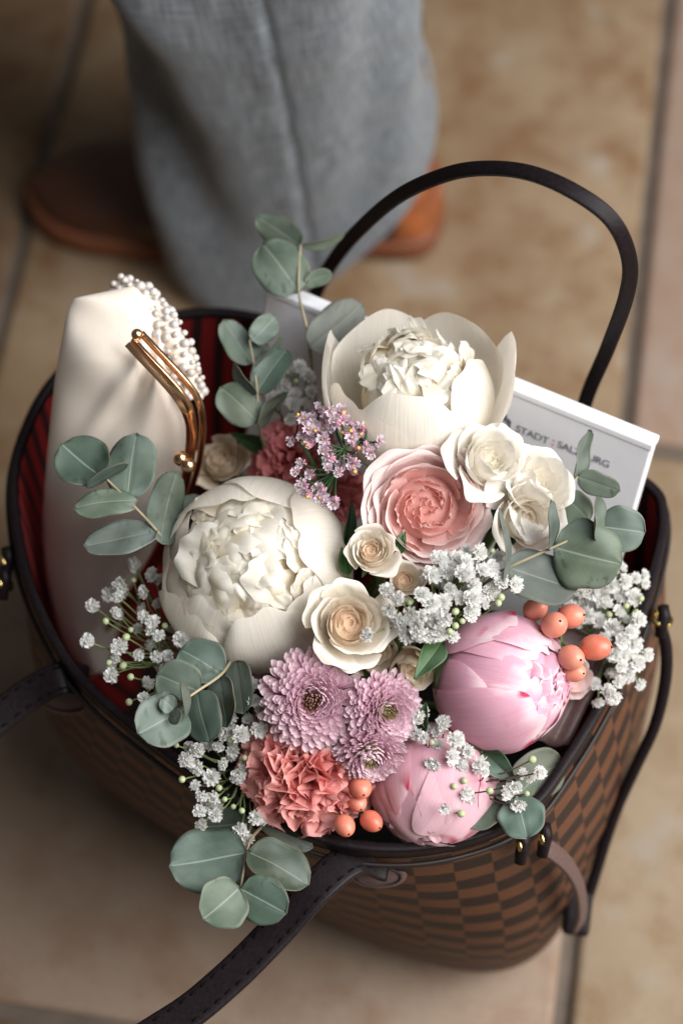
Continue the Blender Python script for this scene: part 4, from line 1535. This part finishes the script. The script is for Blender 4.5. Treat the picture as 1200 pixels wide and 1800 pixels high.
for s in range(2):
    parts = small_petals(1., [(5, 1.25, 1.5, .30), (4, 1.4, 1.3, .25)], 1, 80 + s)
    parts.append(ball_part((0, 0, 1.35), .26, 8, 6, 2))
    o = build('floret', parts, [MAT['statice'], MAT['statice_pink'], MAT['yellow']])
    STM.append(o.data)
    bpy.data.objects.remove(o)
sroot, SM = root('statice_sprig', 'lilac statice sprig with tiny yellow tipped blossoms on dark green stems', 'flower sprig', Wz(575, 850, .35))
sinv = SM.inverted()
r_ = random.Random(9)
hubs = [Wz(*h) for h in ((555, 760, .395), (605, 790, .405), (640, 775, .405), (560, 850, .385), (520, 765, .393), (590, 830, .395))]
trunk = Wz(572, 862, .362)
stems = []
for h in hubs:
    stems.append(tube_part([sinv @ p for p in catmull([trunk, trunk.lerp(h, .5) + Vector((0, 0, .004)), h], 5)], .0011, 8))
stems.append(tube_part([sinv @ trunk, sinv @ (BAGDEEP + Vector((0, .03, .1)))], .0013, 8))
for (x, y) in ST:
    px, py = 420 + x / 4.286, 690 + y / 4.286
    p = Wz(px, py, .409 + r_.uniform(-.006, .006) - abs(px - 600) * .00008)
    h = min(hubs, key=lambda q: (q - p).length)
    stems.append(tube_part([sinv @ q for q in catmull([h, h.lerp(p, .6) + Vector((0, 0, -.002)), p], 3)], .0006, 6))
    d = ((p - h).normalized() * .7 + cv(r_.uniform(-.7, .7), r_.uniform(-.5, .7), .8)).normalized()
    o = bpy.data.objects.new('floret', STM[r_.choice((0, 1, 2, 0, 1, 3, 4))])
    COL.objects.link(o)
    o.parent = sroot
    o.matrix_local = Matrix.Translation(sinv @ p) @ Vector((0, 0, 1)).rotation_difference(d).to_matrix().to_4x4() @ Matrix.Rotation(r_.uniform(0, 6), 4, 'Z') @ Matrix.Scale(13 * M_PX * r_.uniform(.75, 1.1), 4)
build('stem', stems, MAT['leaf_deep'], sroot)


# hypericum berries
def hypericum(label, berries, z, hub):
    hubw = Wz(*hub)
    rt_, M = root('hypericum_sprig', label, 'berries', hubw, (0, 0, 1), 0., 'hypericum berry sprigs')
    inv = M.inverted()
    stems = [tube_part([Vector((0, 0, 0)), inv @ BAGDEEP], .0012, 8)]
    for (x, y, r, ax, dz) in berries:
        p = Wz(x, y, z + dz)
        a = cv(*ax)
        R = r * M_PX * .90
        st_ = 1.14 + .2 * ((x * 7 + y) % 10) / 10
        th = np.linspace(0, PI, 17)
        ph = np.linspace(0, 2 * PI, 21)
        PH, TH = np.meshgrid(ph, th)
        prof = np.sin(TH) * (1 - .10 * np.cos(TH))
        q = np.array(Vector((0, 0, 1)).rotation_difference(a).to_matrix())
        crease = 1 - .025 * np.exp(-((((PH * 3 / (2 * PI)) % 1) - .5) / .06) ** 2)
        pp = np.stack([prof * np.cos(PH) * crease, prof * np.sin(PH) * crease, np.cos(TH) * st_], -1) * R
        pp = pp @ q.T + np.array(inv @ p)
        b = build('berry', [grid_part(pp[..., 0], pp[..., 1], pp[..., 2])], MAT['berry'], rt_)
        tip = inv @ p + Vector(a) * R * st_
        build('berry_tip', [tube_part([tip - a * R * .06, tip + a * R * .05, tip + a * R * .16], [R * .12, R * .09, R * .03], 8)], MAT['berry_tip'], b)
        bs = inv @ p - a * R * 1.05
        for k in range(4):
            e = a.orthogonal().normalized()
            e = Quaternion(a, k * PI / 2 + x) @ e
            leaf_obj('sepal', bs, bs + e * R * .95 + a * R * .30, R * .7, e - a * .2, 'leaf_green', b, pointed=True, nu=6, nv=8)
        stems.append(tube_part(catmull([Vector((0, 0, 0)), bs * .6 + Vector((0, 0, -.004)), bs], 5), .0009, 8))
    build('stem', stems, MAT['stem'], rt_)
    return rt_, M


hypericum('coral hypericum berries at the right beside the closed pink peony', [(941, 1070, 22, (.5, .4, .75), .0), (974, 1098, 25, (.25, .25, .9), .008), (1004, 1083, 24, (.75, .1, .6), .0), (1047, 1138, 25, (.85, .05, .55), .006), (1004, 1156, 24, (.5, -.1, .85), .004), (1008, 1180, 21, (.6, -.1, .75), -.006)], .352, (985, 1130, .325))
hypericum('orange hypericum berries at the front between carnation and pale pink peony', [(634, 1385, 21, (.2, -.4, .8), .004), (628, 1410, 18, (.3, -.5, .8), -.004), (606, 1452, 20, (.3, -.5, .75), -.006), (653, 1444, 20, (.6, -.4, .7), -.004)], .318, (628, 1425, .285))

# eucalyptus
E, D, G = 'euc', 'euc_dark', 'euc_grey'
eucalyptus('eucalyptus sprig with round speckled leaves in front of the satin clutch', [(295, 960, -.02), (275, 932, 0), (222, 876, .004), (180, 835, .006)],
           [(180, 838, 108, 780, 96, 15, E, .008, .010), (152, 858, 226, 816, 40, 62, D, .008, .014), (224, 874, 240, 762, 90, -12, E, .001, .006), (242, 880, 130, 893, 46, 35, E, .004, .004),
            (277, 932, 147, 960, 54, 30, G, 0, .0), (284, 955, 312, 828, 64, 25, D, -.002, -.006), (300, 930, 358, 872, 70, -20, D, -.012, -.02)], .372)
eucalyptus('eucalyptus sprig standing upright left of the opened white peony', [(458, 760, -.02), (452, 690, 0), (446, 640, .004), (438, 596, .006)],
           [(446, 640, 395, 562, 58, 20, E, 0, .004), (442, 600, 484, 556, 46, 10, E, .006, .008), (450, 692, 504, 615, 58, -15, E, 0, .002), (453, 742, 388, 680, 72, 10, E, -.006, .0),
            (455, 752, 505, 690, 42, 60, G, -.006, .0), (451, 692, 410, 640, 40, -62, D, .002, .006), (448, 648, 495, 588, 36, 68, E, .004, .010), (444, 640, 465, 600, 40, 30, D, -.006, -.006)], .375)
eucalyptus('tall soft focus eucalyptus tip rising against the grey trousers', [(548, 640, -.03), (540, 580, 0), (525, 512, .006), (528, 430, .010)],
           [(525, 514, 462, 428, 98, 10, E, .004, .008), (528, 432, 452, 380, 58, 15, D, .0, .004), (535, 500, 584, 482, 30, 40, E, .004, .004), (545, 612, 637, 535, 78, 10, G, -.004, .0), (530, 432, 606, 408, 30, 60, E, .006, .008)], .378)
eucalyptus('eucalyptus sprig with spotted leaves reaching over the right rim', [(860, 1020, -.03), (888, 1000, -.002), (965, 965, .006), (1060, 922, .008)],
           [(888, 995, 1014, 1036, 92, -18, G, -.002, -.008), (972, 962, 1092, 992, 116, 8, E, .004, .004), (1052, 925, 1133, 936, 84, 0, E, .008, .008), (966, 968, 968, 880, 50, 72, D, .006, .024), (1046, 950, 1050, 872, 50, 70, D, .010, .026), (886, 1035, 877, 893, 50, 78, G, .0, .020)], .382)
eucalyptus('blurred eucalyptus leaves in front of the printed white box', [(985, 905, -.03), (1000, 860, 0), (1014, 838, .002)],
           [(1012, 842, 1036, 756, 52, 66, D, .0, .012), (1014, 838, 1088, 864, 42, 25, E, .002, .0), (990, 872, 1034, 915, 56, 15, E, -.01, -.014)], .372)
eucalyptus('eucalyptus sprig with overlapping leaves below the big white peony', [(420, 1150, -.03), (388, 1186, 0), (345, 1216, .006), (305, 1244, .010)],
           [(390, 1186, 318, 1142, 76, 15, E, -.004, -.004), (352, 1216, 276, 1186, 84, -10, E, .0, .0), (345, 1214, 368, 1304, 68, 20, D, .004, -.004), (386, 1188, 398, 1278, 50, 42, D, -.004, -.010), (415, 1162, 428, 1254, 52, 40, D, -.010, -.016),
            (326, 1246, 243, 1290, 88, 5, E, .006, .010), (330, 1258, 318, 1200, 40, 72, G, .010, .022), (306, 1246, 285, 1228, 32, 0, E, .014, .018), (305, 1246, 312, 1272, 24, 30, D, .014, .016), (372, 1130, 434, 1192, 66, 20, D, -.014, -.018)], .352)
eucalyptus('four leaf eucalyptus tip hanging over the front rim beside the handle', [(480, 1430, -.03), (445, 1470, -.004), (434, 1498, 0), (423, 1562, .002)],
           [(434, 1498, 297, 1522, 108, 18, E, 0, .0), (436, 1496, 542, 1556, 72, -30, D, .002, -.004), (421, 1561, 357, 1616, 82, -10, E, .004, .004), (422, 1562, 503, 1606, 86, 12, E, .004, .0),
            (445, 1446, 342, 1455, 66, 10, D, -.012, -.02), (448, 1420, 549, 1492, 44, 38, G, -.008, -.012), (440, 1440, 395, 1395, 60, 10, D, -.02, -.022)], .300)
eucalyptus('small eucalyptus tip over the right front rim near the brass rings', [(880, 1350, -.03), (895, 1385, 0), (908, 1402, .004)],
           [(884, 1396, 820, 1452, 68, 15, E, -.004, -.006), (908, 1400, 926, 1474, 74, 0, E, .004, .0), (906, 1402, 942, 1362, 38, 20, E, .004, .002), (900, 1402, 870, 1380, 34, 20, E, .0, .0), (898, 1376, 988, 1342, 78, 10, G, -.016, -.022)], .312)


# loose rose foliage, one leafy twig each
def foliage(label, B, T, w, mat, roll=0, bend=.1):
    b, t = Wz(*B), Wz(*T)
    rt_, M = root('rose_leaf', label, 'leaf', b, (0, 0, 1), 0.)
    inv = M.inverted()
    d = (t - b).normalized()
    view = (CAM - b).normalized()
    nn = Quaternion(d, math.radians(roll)) @ (view - d * view.dot(d)).normalized()
    leaf_obj('leaf_blade', Vector((0, 0, 0)), inv @ t, w * M_PX, nn, mat, rt_, pointed=True, bend=bend, fold=.25, nu=16, nv=20)
    build('leaf_stalk', [tube_part([Vector((0, 0, 0)), (inv @ BAGDEEP) * .35], .0008, 6)], MAT['stem'], rt_)


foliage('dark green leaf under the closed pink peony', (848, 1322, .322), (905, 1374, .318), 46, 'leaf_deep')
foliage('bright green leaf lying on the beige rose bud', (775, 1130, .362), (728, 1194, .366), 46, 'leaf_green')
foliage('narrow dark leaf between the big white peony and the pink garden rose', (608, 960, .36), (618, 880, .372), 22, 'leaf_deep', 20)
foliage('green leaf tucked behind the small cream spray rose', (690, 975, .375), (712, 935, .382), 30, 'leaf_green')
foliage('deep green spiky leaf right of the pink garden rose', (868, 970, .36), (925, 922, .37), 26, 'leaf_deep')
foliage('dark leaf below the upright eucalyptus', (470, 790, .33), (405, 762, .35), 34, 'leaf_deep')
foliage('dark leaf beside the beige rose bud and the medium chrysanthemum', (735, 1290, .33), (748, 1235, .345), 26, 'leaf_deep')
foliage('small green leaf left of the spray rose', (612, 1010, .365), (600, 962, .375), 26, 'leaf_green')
